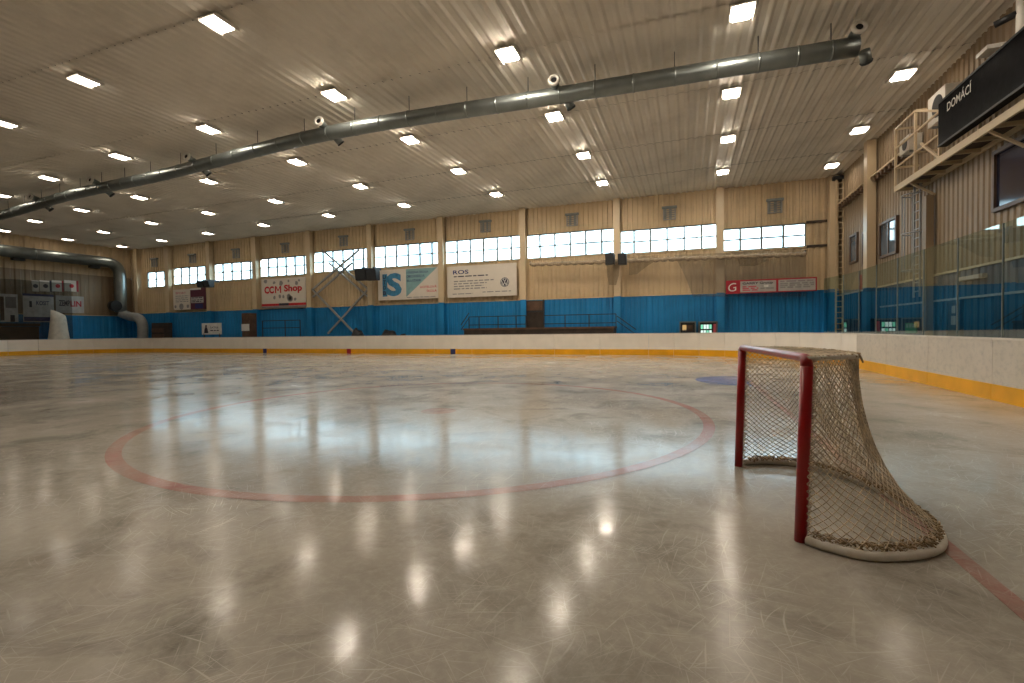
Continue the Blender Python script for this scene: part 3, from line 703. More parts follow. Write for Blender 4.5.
patch(t, 'blue_band', o, EXB, W*.3, W*.8, H_*.04, H_*.26, 'ink_blue'); patch(t, 'white_strip', o, EXB, 0, W*.7, H_*.92, H_*1.0, 'sign_white')

# crossed steel braces
V5 = 29.62
t = thing('cross_brace', onv(340, 332, V5), 'crossed diagonal steel braces in the bay beside the CCM Shop banner', 'brace')
for p, q in (((322, 250), (368.5, 289.5)), ((359, 250), (312, 290)), ((312, 289), (355, 333.5)), ((368, 289.5), (328, 333.5)), ((329, 263), (368.5, 297)), ((352, 263), (313, 297))):
    MB().bar(onv(p[0], p[1], V5), onv(q[0], q[1], V5), 0.12).build('brace_bar', 'grey', t)

# safety netting by the goal end: a grey sheet, bunched swags, and the gathered roll under the sills
def cloth(name, rows, m, label, cat, v, kind=None):
    """ROWS of picture points, top row to bottom row, hung in the plane V with slight folds"""
    mb = MB(); nr, nc = len(rows), len(rows[0]); vs = []
    for i, r in enumerate(rows):
        for j, (x, y) in enumerate(r):
            p = onv(x, y, v); p.y += 0.025*math.sin(j*1.9+i*0.6); vs.append(p)
    mb.add(vs, [(i*nc+j, i*nc+j+1, (i+1)*nc+j+1, (i+1)*nc+j) for i in range(nr-1) for j in range(nc-1)])
    return tag(mb.build(name, m, None, vs[0]), label, cat)
def lp(a, b, t): return a + (b-a)*t
rows = []
for i in range(7):
    f = i/6; xl = lp(674, 692.5, f) + (1.5*math.sin(f*PI)); xr = 806
    rows.append([(lp(xl, xr, j/12), lp(lp(255, 249.5, j/12), 296.5, f)) for j in range(13)])
cloth('safety_net', rows, 'net_grey', 'thin grey safety netting hung over the wall behind the GARRY Group board', 'net', 29.42)
rows = [[(lp(628, 659, j/8), lp(257, 255, j/8)) for j in range(9)], [(lp(629, 655, j/8), 261) for j in range(9)], [(lp(629, 646, j/8), 267) for j in range(9)], [(lp(629, 637, j/8), 275 - j*.1) for j in range(9)]]
cloth('safety_net', rows, 'net_swag', 'brown swag of netting beside the loudspeakers under the window strip', 'net', 29.365)
rows = [[(lp(606, 620, j/6), 259) for j in range(7)], [(lp(607, 619, j/6), 275) for j in range(7)], [(lp(609, 616, j/6), 285) for j in range(7)]]
cloth('safety_net', rows, 'net_swag', 'narrow brown tail of netting hanging below the loudspeakers', 'net', 29.365)
rows = [[(lp(738, 775, j/8), lp(256, 254, j/8)) for j in range(9)], [(lp(738, 768, j/8), 260) for j in range(9)], [(lp(740, 756, j/8), 266) for j in range(9)]]
cloth('safety_net', rows, 'net_swag', 'brown swag of netting above the GARRY Group board', 'net', 29.365)
pts = []; rr = []
for k in range(121):
    f = k/120; x = lp(530, 806, f); y = lp(262.5, 251.5, f); p = onv(x, y, 29.17); sag = abs(math.sin(f*34*PI))
    p.z -= 0.05 + 0.12*(sag**0.5); pts.append(p); rr.append(0.09 + 0.035*sag)
nb = tag(MB().tube(pts, rr, 8).build('net_bundle', 'net_bundle', None, pts[0]), 'long gathered roll of netting tied in scallops under the window sills', 'net')
for k in range(0, 121, 12): MB().box(pts[k].x-0.03, pts[k].x+0.03, pts[k].y, 29.45, pts[k].z+0.06, pts[k].z+0.11).build('hanger', 'steel_dark', nb)

# corner ladder with a cable tray look, from floor to roof
XL = 7.12; VLd = 29.25
t = thing('wall_ladder', (XL, VLd, 0), 'tall cream ladder fixed up the corner where the two walls meet', 'ladder')
la = onv(836, 260, VLd).x; lb_ = onv(843, 260, VLd).x
for x in (la, lb_): MB().box(x-0.035, x+0.035, VLd-0.04, VLd+0.04, -0.06, 8.95).build('rail', 'column', t)
for k in range(30): MB().box(la, lb_, VLd-0.02, VLd+0.02, 0.3+k*0.29, 0.34+k*0.29).build('rung', 'column', t)
MB().box(la-0.15, lb_+0.15, VLd-0.1, 29.9, 8.9, 9.08).build('top_bracket', 'black', t)

# ---- things standing on the walkway beyond the far boards
dr = tag(empty('door_1', (onv(534, 330, VB-0.15).x, VB-0.15, 0)), kind='structure')
a = onv(526, 300, VB-0.15); b = onv(543.5, 332, VB-0.15)
MB().box(a.x, b.x, VB-0.20, VB-0.14, -0.06, 3.25).build('door_leaf', 'dark_brown', dr)
MB().box(a.x-0.08, a.x, VB-0.24, VB-0.12, -0.06, 3.30).box(b.x, b.x+0.08, VB-0.24, VB-0.12, -0.06, 3.30).box(a.x, b.x, VB-0.24, VB-0.12, 2.5, 2.6).build('door_frame', 'steel_dark', dr)
MB().box(a.x+0.05, b.x-0.05, VB-0.23, VB-0.20, 2.62, 3.2).build('transom', 'brown', dr)
VP = 28.4
DECK = onv(465, 328.5, VP).z
def railing(px0, px1, py, label, posts, v=VP, stair=None, base=-0.06):
    a = onv(px0, py, v); b = onv(px1, py, v); zt = a.z
    t = thing('railing', (a.x, v, base), label, 'railing')
    for z in (zt, (zt+1.2)/2): MB().bar((a.x, v, z), (b.x, v, z), 0.05).build('rail', 'steel_dark', t)
    for px in posts:
        x = onv(px, py, v).x; MB().bar((x, v, base), (x, v, zt), 0.05).build('post', 'steel_dark', t)
    if stair:
        p, q = stair
        MB().bar(onv(p[0], p[1], v), onv(q[0], q[1], v), 0.05).build('stair_rail', 'steel_dark', t)
        MB().bar(onv(p[0], p[1]+5, v), onv(q[0], q[1]+5, v), 0.04).build('stair_rail', 'steel_dark', t)
    return t
railing(469, 526, 317, 'dark steel railing with short stair rail below the ROS banner', (469, 479, 498, 516, 526), stair=((469, 313), (461, 325)), base=DECK)
railing(543, 616, 315.6, 'dark steel railing beside the doorway with a stair rail', (543.5, 565, 589, 616), stair=((617, 316), (636, 329.5)), base=DECK)
railing(262, 300, 321, 'dark steel railing below the CCM Shop banner', (262.5, 285, 300))
a = onv(465, 328.5, VP); b = onv(614, 328.5, VP)
t = thing('platform', ((a.x+b.x)/2, VP, -0.06), 'low dark timber platform under the railings along the blue wall', 'platform')
MB().box(a.x, b.x, VP-0.15, VP+0.95, -0.06, a.z-0.12).build('base', 'dark_brown', t); MB().box(a.x-0.05, b.x+0.05, VP-0.2, VP+0.95, a.z-0.12, a.z).build('deck', 'brown', t)
# rubber sheets heaped on the walkway
def heap(px0, px1, pyt, label, v, seed):
    a = onv(px0, pyt, v); b = onv(px1, pyt, v); h = a.z; mb = MB(); n, m_ = 18, 6; vs = []
    for i in range(n+1):
        for j in range(m_+1):
            f, g = i/n, j/m_; e = math.sin(f*PI)**0.6*math.sin(g*PI)**0.5
            z = -0.06 + (h+0.06)*e*(0.62+0.6*mnoise.noise(Vector((f*5+seed, g*2, seed)))) ; vs.append((lp(a.x, b.x, f), v-0.6+g*1.2, max(-0.06, z)))
    mb.add(vs, [(i*(m_+1)+j, (i+1)*(m_+1)+j, (i+1)*(m_+1)+j+1, i*(m_+1)+j+1) for i in range(n) for j in range(m_)])
    o = mb.build('rubber_mat', 'black', None, ((a.x+b.x)/2, v, -0.06), smooth=True); tag(o, label, 'mat', 'black mats on the walkway')
heap(345, 370, 325, 'heap of black rubber matting below the crossed braces', 28.2, 1.3)
heap(374, 412, 321, 'heap of black rubber matting below the blue and white banner', 28.2, 5.1)
# free standing signs and boxes
t, o, W, H_ = sign('sign_board', 202, 221, 322.8, 334.6, 27.6, 'sign_white', 'white notice board with black figure standing beyond the boards', 'sign', 0.05)
MB().slab([o+Vector((W*x, -0.008, H_*z)) for x, z in ((.12, .12), (.34, .12), (.30, .5), (.26, .62), (.27, .82), (.20, .84), (.18, .60), (.14, .45))], (0, 0.004, 0)).build('black_figure', 'ink', t)
text(t, 'lettering', 'ŠATNE', o + Vector((W*.45, 0, H_*.52)), EXB, W*.42, H_*.2, 'ink'); lines(t, o, EXB, [(W*.45, W*.9, H_*.3)], 'ink', .08)
for s in (0.1, 0.9): MB().box(o.x+W*s-0.03, o.x+W*s+0.03, 27.6, 27.66, -0.06, o.z+0.1).build('leg', 'steel_dark', t)
a = onv(242, 331, 28.6); b = onv(249, 313, 28.6); mz = onv(245, 324, 28.6).z
t = thing('dispenser', (a.x, 28.6, -0.06), 'dark cabinet with a white front panel against the blue wall', 'cabinet')
MB().box(a.x, b.x, 28.6, 29.3, -0.06, b.z).build('body', 'brown', t); MB().box(a.x, b.x, 28.57, 28.60, a.z, mz).build('front_panel', 'sign_white', t)
def vending(px0, px1, pyt, label, screen, v=28.9):
    a = onv(px0, pyt, v); b = onv(px1, pyt, v); zt = a.z; W = b.x-a.x
    t = thing('vending_machine', ((a.x+b.x)/2, v, -0.06), label, 'vending machine')
    MB().box(a.x, b.x, v, v+0.8, -0.06, zt).build('body', 'black', t)
    fr = MB().box(a.x, a.x+0.06, v-0.03, v, 0.3, zt).box(b.x-0.06, b.x, v-0.03, v, 0.3, zt).box(a.x+0.06, b.x-0.06, v-0.03, v, zt-0.07, zt); fr.build('door_frame', 'steel', t)
    if screen:
        for i in range(4):
            for k in range(3):
                x0 = a.x + W*(0.12+0.15*i); z0 = zt-0.42-k*0.32
                MB().box(x0, x0+W*0.12, v-0.02, v-0.005, z0, z0+0.24).build('lit_shelf', 'screen_green' if (i+k) % 3 == 0 else 'screen_pale', t)
        MB().box(b.x-W*.22, b.x-W*.08, v-0.04, v-0.005, 0.4, zt-0.15).build('coin_panel', 'sign_pink', t)
    else:
        MB().box(a.x+W*.18, a.x+W*.42, v-0.02, v-0.005, zt-0.5, zt-0.2).build('lit_window', 'screen_amber', t)
        MB().box(a.x+W*.48, a.x+W*.80, v-0.02, v-0.005, zt-0.55, zt-0.22).build('picture_panel', 'brown', t)
        MB().box(a.x+W*.15, a.x+W*.85, v-0.02, v-0.005, 0.9, 1.3).build('hatch', 'steel_dark', t)
vending(679.5, 696, 321.5, 'dark vending machine with amber lit window against the blue wall', False)
vending(698.5, 717.5, 321.5, 'vending machine with green lit shelves against the blue wall', True)

# ================================================================== FAR END WALL
XS = AL + 0.172
def endsign(name, px0, px1, pyt, pyb, m, label, cat='banner', XS=XS):
    a = ona(px0, (pyt+pyb)/2, XS).y; b = ona(px1, (pyt+pyb)/2, XS).y; z0 = ona((px0+px1)/2, pyb, XS).z; z1 = ona((px0+px1)/2, pyt, XS).z
    t = thing(name, (XS, a, z0), label, cat)
    MB().box(XS-0.025, XS, a, b, z0, z1).build('sheet', m, t)
    return t, Vector((XS, a, z0)), b-a, z1-z0
t, o, W, H_ = endsign('banner', 0, 18, 294, 322, 'sign_white', 'pale blue and white poster with a dark figure, first on the far end wall')
patch(t, 'dark_shape', o, EXL, 0, W*.22, H_*.05, H_*.9, 'brown'); patch(t, 'grey_shape', o, EXL, W*.55, W*.8, 0.02, H_*.25, 'ink'); patch(t, 'blue_field', o, EXL, W*.3, W*.9, H_*.5, H_*.9, 'ink_grey')
t, o, W, H_ = endsign('banner', 23, 54, 294, 322, 'sign_white', 'white banner with navy stripes and lettering on the far end wall')
patch(t, 'stripe', o, EXL, 0, W, H_*.92, H_*1.0, 'ink_blue'); patch(t, 'stripe', o, EXL, W*.02, W*.9, H_*.03, H_*.18, 'ink_blue')
text(t, 'lettering', 'KOSIT', o + Vector((0, W*.42, H_*.60)), EXL, W*.42, H_*.16, 'ink_blue', bold=.02); patch(t, 'emblem', o, EXL, W*.2, W*.28, H_*.52, H_*.74, 'ink')
t, o, W, H_ = endsign('banner', 56, 84, 296, 313, 'sign_grey', 'grey banner with black and red lettering on the far end wall', XS=AL+0.085)
text(t, 'lettering', 'ZEMP', o + Vector((0, W*.10, H_*.40)), EXL, W*.38, H_*.34, 'ink', bold=.03); text(t, 'lettering', 'LIN', o + Vector((0, W*.50, H_*.38)), EXL, W*.40, H_*.34, 'sign_red', bold=.03)
for k, (x0, x1, dark) in enumerate(((32, 39, 'ink'), (39.6, 51.5, 'ink'), (52, 63.5, 'ink_red'), (64.5, 78.5, 'ink_red'))):
    t, o, W, H_ = endsign('poster', x0, x1, 280.5, 291.5, 'banner', '%s small white poster in the row above the far end wall banners' % ORD[k], 'poster', AL+0.085)
    MB().slab([o+Vector((0.006, W*.5+0.17*math.cos(q*PI/4), H_*.5+0.17*math.sin(q*PI/4))) for q in range(8)], (-0.004, 0, 0)).build('emblem', dark, t)
    if k: patch(t, 'edge_stripe', o, EXL, W*.84, W, 0, H_, 'sign_red' if k > 1 else 'ink')
M['net_dark'] = net_cloth('net_dark', (0.045, 0.038, 0.028), 0.62)
mb = MB(); xn = AL+1.35; za = ona(40, 281, xn).z; ys = [-1 + i*1.6 for i in range(17)]; vs = []
for i, y in enumerate(ys): vs += [(xn+0.04*math.sin(i*2.1), y, 1.15), (xn+0.05*math.sin(i*1.7), y, lp(1.15, za, .5)), (xn, y, za-(0.05 if i % 2 else 0))]
mb.add(vs, [(3*i+k, 3*i+3+k, 3*i+4+k, 3*i+1+k) for i in range(len(ys)-1) for k in (0, 1)])
tag(mb.build('safety_net', 'net_dark', None, (xn, 10, 1.15)), 'dark safety netting stretched across the far end behind the boards', 'net')
# draped white sheet, dark stands
p = ona(59, 336, BL-0.75); top = ona(58, 313, BL-0.75)
mb = MB(); n, m_ = 20, 8; vs = []
for j in range(m_+1):
    f = j/m_
    for i in range(n):
        a_ = 2*PI*i/n; r = lp(0.46, 0.78, f)*(1+0.12*math.sin(7*a_+f*2)*f)
        vs.append((BL-0.75+0.6*r*math.cos(a_), p.y+r*math.sin(a_), lp(top.z, -0.05, f) - (0.25*math.sin(a_) if j == 0 else 0)))
mb.add(vs, [(j*n+i, j*n+(i+1) % n, (j+1)*n+(i+1) % n, (j+1)*n+i) for j in range(m_) for i in range(n)] + [tuple(range(n))])
tag(mb.build('draped_sheet', 'tarp', None, (BL-0.75, p.y, -0.05), smooth=True), 'off-white cloth draped over a tall stack beside the blue end wall', 'cloth')
a = ona(-40, 323, AL+1.0); b = ona(38, 323, AL+1.0)
t = thing('timber_stand', (AL+0.8, (a.y+b.y)/2, -0.06), 'long dark brown timber stand in front of the far end wall', 'stand')
MB().box(AL+0.30, AL+1.1, a.y, b.y, -0.06, a.z-0.25).build('body', 'brown', t); MB().box(AL+0.30, AL+1.2, a.y-.05, b.y+.05, a.z-0.22, a.z).build('counter', 'dark_brown', t)
a = ona(148, 318, AL+3); b = ona(163, 318, AL+3)
t = thing('wooden_crate', (AL+3, (a.y+b.y)/2, -0.06), 'brown slatted crate standing beside the end of the fat duct', 'crate')
va = onv(151.5, 323, 28.6); vb = onv(164, 323, 28.6)
WL[t.name] = Vector(((va.x+vb.x)/2, 28.9, -0.06)); t.location = WL[t.name]
MB().box(va.x, vb.x, 28.6, 29.3, -0.06, va.z).build('body', 'dark_brown', t)
for k in range(4): MB().box(va.x+0.02, vb.x-0.02, 28.56, 28.6, 0.05+k*0.5, 0.42+k*0.5).build('slat', 'brown', t)

# ================================================================== SCOREBOARD END WALL
def wall_window(n, px0, px1, pyt, pyb, glass, sash=True):
    a = ona(px0, (pyt+pyb)/2, AR-0.05).y; b = ona(px1, (pyt+pyb)/2, AR-0.05).y; z0 = ona((px0+px1)/2, pyb, AR-0.05).z; z1 = ona((px0+px1)/2, pyt, AR-0.05).z
    t = tag(empty('window_%d' % n, (AR-0.05, (a+b)/2, z0)), kind='structure')
    y0, y1 = min(a, b), max(a, b); f = 0.10
    MB().box(AR-0.12, AR, y0, y0+f, z0, z1).box(AR-0.12, AR, y1-f, y1, z0, z1).box(AR-0.12, AR, y0+f, y1-f, z0, z0+f).box(AR-0.12, AR, y0+f, y1-f, z1-f, z1).build('window_frame', 'wood_frame', t)
    MB().box(AR-0.06, AR-0.04, y0+f, y1-f, z0+f, z1-f).build('pane', glass, t)
    if sash: MB().box(AR-0.09, AR-0.06, (y0+y1)/2-0.04, (y0+y1)/2+0.04, z0+f, z1-f).build('mullion', 'wood_frame', t)
wall_window(11, 880.5, 898, 219.5, 256, 'room_glass')
wall_window(12, 850.5, 858, 234, 263, 'room_glass', False)
wall_window(13, 863.5, 868, 231, 266, 'room_glass', False)
wall_window(14, 995, 1048, 137, 203, 'night_glass', False)
yb = ona(872.5, 240, AR-0.15).y
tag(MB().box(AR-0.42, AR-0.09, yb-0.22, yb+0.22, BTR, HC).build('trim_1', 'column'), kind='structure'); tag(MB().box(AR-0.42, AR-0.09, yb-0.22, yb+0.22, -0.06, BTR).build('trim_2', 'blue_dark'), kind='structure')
# cable tray with hanging brackets along the wall
zt = ona(866, 184, AR-0.2).z; y1 = 29.1; y0 = 21.0
t = thing('cable_tray', (AR-0.15, y0, zt), 'cream cable tray with hanging brackets running along the wall to the catwalk', 'cable tray')
MB().box(AR-0.32, AR-0.09, y0, yb-0.25, zt, zt+0.07).build('tray', 'column', t); MB().box(AR-0.32, AR-0.09, yb+0.25, y1, zt, zt+0.07).build('tray', 'column', t)
for k in range(20):
    if abs(y0+0.28+k*0.4-yb) > 0.4: MB().box(AR-0.30, AR-0.10, y0+0.2+k*0.4, y0+0.36+k*0.4, zt-0.20, zt).build('bracket', 'wood_frame', t)
yv = ona(852.5, 183, AR-0.1).y
# catwalk
XC, ZC, YC1, YC0 = 6.85, 6.02, 20.6, 4.0
t = thing('catwalk', (XC, YC1, ZC), 'cream steel catwalk with railings high on the scoreboard wall', 'catwalk')
MB().box(XC, XC+0.06, YC0, YC1, ZC, ZC+0.20).build('front_beam', 'column', t); MB().box(AR-0.10, AR-0.04, YC0, YC1, ZC, ZC+0.16).build('wall_beam', 'column', t)
for k in range(18):
    y = YC1 - 0.05 - k*0.95; MB().box(XC+0.06, AR-0.10, y-0.05, y+0.03, ZC+0.02, ZC+0.12).build('cross_beam', 'column', t)
MB().box(XC+0.06, AR-0.10, YC0, YC1, ZC+0.12, ZC+0.14).build('deck', 'dark_brown', t)
ZR = ZC + 1.50; ZT = ZC + 2.18
for k, y in enumerate((20.55, 19.0, 17.4, 15.4, 13.2, 11.0, 8.8)):
    MB().bar((XC+0.03, y, ZC+0.1), (XC+0.03, y, ZT if k < 2 else ZR), 0.065).build('post', 'column', t)
MB().bar((XC+0.03, 20.55, ZT), (XC+0.03, 19.0, ZT), 0.06).build('rail', 'column', t); MB().bar((XC+0.03, 19.0, ZT), (XC+0.03, 17.4, ZR), 0.06).build('rail', 'column', t)
for z in (ZR, ZC+0.85): MB().bar((XC+0.03, 20.55, z), (XC+0.03, YC0, z), 0.05).build('rail', 'column', t)
for y in (20.55, 19.0):
    for z in (ZT, ZC+0.85): MB().bar((XC+0.03, y, z), (AR-0.05, y, z), 0.06).build('end_rail', 'column', t)
    MB().bar((AR-0.12, y, ZC+0.1), (AR-0.12, y, ZT), 0.055).build('post', 'column', t)
MB().bar((XC+0.03, 17.4, ZC+0.15), (XC+0.03, 18.6, ZR-0.5), 0.06).build('diagonal_brace', 'column', t); MB().bar((XC+0.03, 17.4, ZR-0.1), (AR-0.05, 18.3, ZR-0.5), 0.05).build('diagonal_brace', 'column', t)
for y in (19.4, 15.0, 11.0, 7.0): MB().bar((XC+0.05, y, ZC), (AR-0.05, y, ZC-0.45), 0.06).build('support_strut', 'column', t)
# vertical pipe and caged ladder below the catwalk
t2 = thing('caged_ladder', (AR-0.35, 19.9, 0), 'steel ladder with round safety hoops hanging below the catwalk end', 'ladder')
for y in (19.75, 20.2): MB().bar((AR-0.30, y, 2.3), (AR-0.30, y, ZC+0.1), 0.05).build('rail', 'grey', t2)
for k in range(12): MB().bar((AR-0.30, 19.75, 2.5+k*0.3), (AR-0.30, 20.2, 2.5+k*0.3), 0.03).build('rung', 'grey', t2)
for z in (5.75, 4.45, 3.2):
    MB().tube([(AR-0.30-0.42*math.sin(PI*k/10), 19.975-0.36*math.cos(PI*k/10), z) for k in range(11)], 0.02, 6).build('safety_hoop', 'grey', t2)
for k in (2, 5, 8): MB().bar((AR-0.30-0.42*math.sin(PI*k/10), 19.975-0.36*math.cos(PI*k/10), 3.2), (AR-0.30-0.42*math.sin(PI*k/10), 19.975-0.36*math.cos(PI*k/10), 5.75), 0.025).build('cage_bar', 'grey', t2)
yy = ona(930, 230, AR-0.15).y
tag(MB().box(AR-0.30, AR-0.09, yy-0.12, yy+0.12, -0.06, ZC-0.46).build('steel_post', 'cream_dirty', None, (AR-0.15, yy, -0.06)), 'stained square steel post carrying the catwalk beside the caged ladder', 'post')
# scoreboard: long black box with a lettered corner
p = ona(945, 110, XC-0.05); YS1 = p.y; YS0 = 6.0; ZS0, ZS1 = 6.34, 7.58
t = thing('scoreboard', (XC-0.12, YS1, ZS0), 'long black scoreboard reading DOMÁCÍ mounted on the catwalk railing', 'scoreboard')
MB().box(XC-0.20, XC-0.005, YS0, YS1, ZS0, ZS1).build('cabinet', 'black_gloss', t)
for z in (ZS0, ZS1-0.05): MB().box(XC-0.215, XC-0.20, YS0, YS1, z, z+0.05).build('edge_trim', 'steel_dark', t)
text(t, 'lettering', 'DOMÁCÍ', (XC-0.20, 16.42, 7.13), EXR, 1.18, 0.29, 'sign_white', depth=0.012, bold=0.01)
# air conditioners on the catwalk
def aircon(px0, px1, pyt, pyb, label):
    a = ona(px0, (pyt+pyb)/2, AR-0.45); b = ona(px1, (pyt+pyb)/2, AR-0.45); y0, y1 = min(a.y, b.y), max(a.y, b.y); z0 = ona((px0+px1)/2, pyb, AR-0.45).z; z1 = ona((px0+px1)/2, pyt, AR-0.45).z
    t = thing('air_conditioner', (AR-0.3, (y0+y1)/2, z0), label, 'air conditioner', 'air conditioners above the catwalk')
    MB().box(AR-0.45, AR-0.08, y0, y1, z0, z1).build('case', 'white_metal', t)
    c = Vector((AR-0.455, lp(y0, y1, 0.42), (z0+z1)/2)); R = min(y1-y0, z1-z0)*0.36
    MB().tube([c, c-Vector((0.012, 0, 0))], R, 20).build('fan_grille', 'steel_dark', t)
    for k in (0.15, 0.85): MB().box(AR-0.40, AR-0.03, lp(y0, y1, k)-0.03, lp(y0, y1, k)+0.03, z0-0.06, z0).build('wall_bracket', 'grey', t)
aircon(928, 945, 92, 122, 'cream air conditioner unit behind the lettered end of the scoreboard')
aircon(899.5, 909, 138, 153, 'small cream air conditioner unit behind the catwalk end railing')
# floodlight box above the scoreboard and small camera on a drop pole
t = thing('wall_light', (AR-0.4, 13.6, 7.9), 'bright white lamp box tucked above the scoreboard', 'lamp')
p = ona(990, 52, AR-0.45)
WL[t.name] = Vector((AR-0.3, p.y, p.z-0.1)); t.location = WL[t.name]
MB().box(AR-0.62, AR-0.10, p.y-0.25, p.y+0.25, p.z-0.02, p.z+0.08).build('housing', 'white_metal', t); MB().box(AR-0.10, AR-0.02, p.y-0.06, p.y+0.06, p.z, p.z+0.06).build('bracket', 'white_metal', t)
p = ona(1021, 14, AR-0.25)
t = thing('drop_pipe', (AR-0.25, p.y, HC), 'white pipe with a small camera hanging above the scoreboard', 'camera')
MB().tube([(AR-0.25, p.y, HC+0.04), (AR-0.25, p.y, 7.6)], 0.09, 10).build('pipe', 'white_metal', t)
MB().tube([(AR-0.30, p.y+0.05, p.z+0.05), (AR-0.62, p.y+0.25, p.z-0.03)], 0.08, 10).build('camera_body', 'black', t)
# dark door with two notices, green notice, unlit batten
y1 = ona(950, 320, AR-0.05).y; y0 = ona(961.5, 320, AR-0.05).y
dr = tag(empty('door_2', (AR-0.06, (y0+y1)/2, -0.06)), kind='structure')
MB().box(AR-0.10, AR-0.05, y0, y1, -0.06, 2.02).build('door_leaf', 'black', dr)
MB().box(AR-0.12, AR-0.03, y0-0.07, y0, -0.06, 2.08).box(AR-0.12, AR-0.03, y1, y1+0.07, -0.06, 2.08).box(AR-0.12, AR-0.03, y0, y1, 2.02, 2.08).build('door_frame', 'steel_dark', dr)
ym = (y0+y1)/2
MB().box(AR-0.108, AR-0.10, ym-0.10, ym+0.10, 1.70, 1.92).build('notice', 'grey', dr); MB().box(AR-0.108, AR-0.10, ym-0.13, ym+0.13, 1.35, 1.62).build('notice', 'grey', dr)
y1 = ona(906.5, 328, AR-0.05).y; y0 = ona(917, 328, AR-0.05).y; z1 = ona(912, 323, AR-0.05).z; z0 = ona(912, 333, AR-0.05).z
t = thing('notice_board', (AR-0.06, (y0+y1)/2, z0), 'small green notice board on the blue wall behind the shields', 'sign')
MB().box(AR-0.09, AR-0.04, y0, y1, z0, z1).build('board', 'green_sign', t)
for k in range(3): MB().box(AR-0.096, AR-0.09, lp(y0, y1, .08+.3*k), lp(y0, y1, .30+.3*k), lp(z0, z1, .55), lp(z0, z1, .9)).build('paper', 'sign_teal', t)
y1 = ona(960, 278, AR-0.1).y; y0 = ona(985, 276, AR-0.1).y; z = ona(972, 277.5, AR-0.1).z
t = thing('batten_lamp', (AR-0.1, (y0+y1)/2, z), 'unlit pale batten lamp on the blue wall behind the shields', 'lamp')
MB().box(AR-0.16, AR-0.05, y0, y1, z-0.06, z+0.06).build('casing', 'grey', t); MB().box(AR-0.20, AR-0.16, y0+0.08, y1-0.08, z-0.045, z+0.045).build('cover', 'sign_grey', t)

# ================================================================== THE GOAL
P1 = Vector((0.675, 3.475, 0)); P2 = Vector((0.472, 5.18, 0))
LEAN = Vector((0.035, 0, 0)); HT = 1.165; RP = 0.037; RB = 0.028
goal = thing('hockey_goal', ((P1+P2)/2 + Vector((0.4, 0, 0))), 'red framed ice hockey goal with brown netting standing on the ice', 'hockey goal')
T1 = P1 + LEAN + Vector((0, 0, HT)); T2 = P2 + LEAN + Vector((0, 0, HT))
MB().tube([P1, P1.lerp(T1, 0.96)], RP, 16).build('post', 'red', goal)
MB().tube([P2, P2.lerp(T2, 0.99)], RP, 16).build('post', 'red', goal)
dd = (T2-T1).normalized()
MB().tube([P1.lerp(T1, 0.95), P1.lerp(T1, 0.975)+dd*0.008, T1+dd*0.03+Vector((0, 0, 0.0)), T1+dd*0.08+Vector((0, 0, 0.004)), T2-dd*0.06+Vector((0, 0, 0.004)), T2-dd*0.02, P2.lerp(T2, 0.97)], [RP, RP, RP*0.85, RB, RB, RP*0.9, RP], 16).build('crossbar', 'red', goal)
BASE = [Vector(p) for p in [(0.70, 3.43, 0), (0.80, 3.365, 0), (0.96, 3.305, 0), (1.155, 3.355, 0), (1.36, 3.49, 0), (1.485, 3.685, 0), (1.55, 4.0, 0), (1.52, 4.44, 0), (1.38, 4.92, 0), (1.10, 5.28, 0), (0.80, 5.36, 0), (0.52, 5.24, 0)]]
base = catmull(BASE, 5)
MB().tube([p + Vector((0, 0, 0.027)) for p in base], 0.027, 12).build('base_pipe', 'pad', goal)
# seam tape on the padding
SHELF = [T1.copy(), Vector((0.88, 3.60, HT)), Vector((1.05, 3.76, HT)), Vector((1.11, 4.02, HT)), Vector((1.05, 4.62, HT)), Vector((0.96, 4.95, HT)), Vector((0.78, 5.12, HT)), T2.copy()]
shelf = catmull(SHELF, 5)
MB().tube(shelf, 0.016, 8).build('top_frame', 'pad', goal)
def resample(P, n):
    L = [0]
    for i in range(len(P)-1): L.append(L[-1] + (P[i+1]-P[i]).length)
    out = []; j = 0
    for k in range(n+1):
        s = L[-1]*k/n
        while j < len(P)-2 and L[j+1] < s: j += 1
        out.append(P[j].lerp(P[j+1], (s-L[j])/max(1e-9, L[j+1]-L[j])))
    return out
NU, NW = 50, 24
TU = resample(shelf, NU); BU = resample([p + Vector((0, 0, 0.055)) for p in base], NU)
def S(u, wv):
    i = min(max(u, 0), NU)/1.0; k = int(min(i, NU-1)); f = i-k
    a = TU[k].lerp(TU[k+1], f); b = BU[k].lerp(BU[k+1], f)
    e = min(1.0, min(u, NU-u)/5.0); e = max(0, e)                 # the mesh is laced straight down the posts, slack at the back
    pw = lp(1.0, 2.6, e)
    h = wv**pw; p = Vector((lp(a.x, b.x, h), lp(a.y, b.y, h), lp(a.z, b.z, wv)))
    q = 0.014*e*math.sin(wv*PI)
    return p + Vector((q*math.sin(u*0.9+2*wv), q*math.cos(u*0.7-3*wv), q*0.7*math.sin(u*0.55+5*wv)))
def lattice(mb, fn, nu, nw, r, u0=0, u1=None):
    u1 = nu if u1 is None else u1
    for sgn in (1, -1):
        for i in range(u0-nw, u1+nw+1):
            run = []
            for k in range(nw+1):
                u = i + sgn*k
                if u0 <= u <= u1: run.append(fn(u, k/nw))
                else:
                    if len(run) > 1: mb.tube(run, r, 4, caps=False)
                    run = []
            if len(run) > 1: mb.tube(run, r, 4, caps=False)
mb = MB(); lattice(mb, S, NU, NW, 0.0034)
mb.build('back_netting', 'rope', goal)
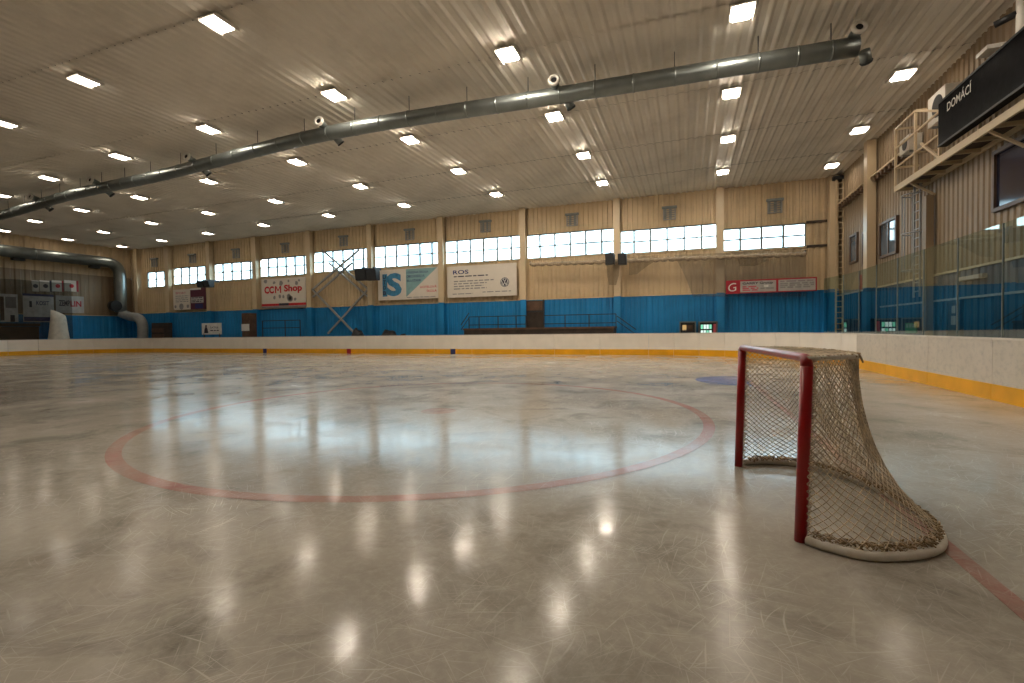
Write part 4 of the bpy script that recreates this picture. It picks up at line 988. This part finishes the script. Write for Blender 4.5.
# loose fold hanging from the near back corner of the top frame
mb = MB()
def S2(u, wv):
    p = S(7 + u*0.42 + wv*3, wv*0.62); c = Vector((0.95, 4.3, 0)); d = Vector((p.x-c.x, p.y-c.y, 0)).normalized()
    return p + d*(0.006 + 0.012*math.sin(u*1.3))
lattice(mb, S2, 9, 14, 0.0030); mb.build('slack_netting', 'rope', goal)
# top netting between crossbar and top frame
NT = 22
CB = [T1.lerp(T2, k/NT) for k in range(NT+1)]; SB = resample(shelf, NT)
def S3(u, wv):
    k = int(min(u, NT-1)); f = u-k
    p = CB[k].lerp(CB[k+1], f).lerp(SB[k].lerp(SB[k+1], f), wv)
    return p + Vector((0, 0, 0.016 - 0.018*math.sin(wv*PI)*math.sin(PI*u/NT)))
mb = MB(); lattice(mb, S3, NT, 7, 0.0028); mb.build('top_netting', 'rope', goal)
# knotted lacing along the top frame, the near post and the padded base
mb = MB(); rnd = random.Random(3)
for k, p in enumerate(resample(shelf, 70)):
    if k in (0, 70): continue
    d = Vector((rnd.uniform(-1, 1), rnd.uniform(-1, 1), rnd.uniform(-0.2, 1))).normalized()*0.016
    mb.tube([p-d*0.9, p+Vector((0, 0, 0.016)), p+d*1.2], 0.006, 5)
e = SHELF[2]
for dv in ((0.03, -0.01, -0.02), (0.035, -0.015, -0.04)):
    v_ = Vector(dv); mb.tube([e, e+v_*0.6+Vector((0, 0, 0.02)), e+v_], 0.006, 5)
tag(mb.build('top_lacing', 'rope_dark', goal), kind='stuff')
for A_, B_ in ((P1, T1), (P2, T2)):
    mb = MB()
    for k in range(34):
        c = A_.lerp(B_, (k+0.5)/34.5); mb.tube([c+Vector((0.030, -0.034, 0)), c+Vector((0.055, 0, 0.012)), c+Vector((0.030, 0.034, 0.02))], 0.005, 5)
    tag(mb.build('post_lacing', 'rope', goal), kind='stuff')
mb = MB()
for k, p in enumerate(resample(base, 260)):
    if k < 4 or k > 256: continue
    for q in range(2):
        d = Vector((rnd.uniform(-1, 1), rnd.uniform(-1, 1), rnd.uniform(-0.6, 0.9))).normalized()*0.024
        c = p + Vector((0, 0, 0.066 + rnd.uniform(-0.010, 0.012))); inn = (Vector((0.95, 4.3, 0))-p); inn.z = 0; c += inn.normalized()*rnd.uniform(0.0, 0.06)
        mb.tube([c-d, c+Vector((rnd.uniform(-.01, .01), rnd.uniform(-.01, .01), 0.01)), c+d], 0.0055, 4)
tag(mb.build('base_lacing', 'rope_dark', goal), kind='stuff')
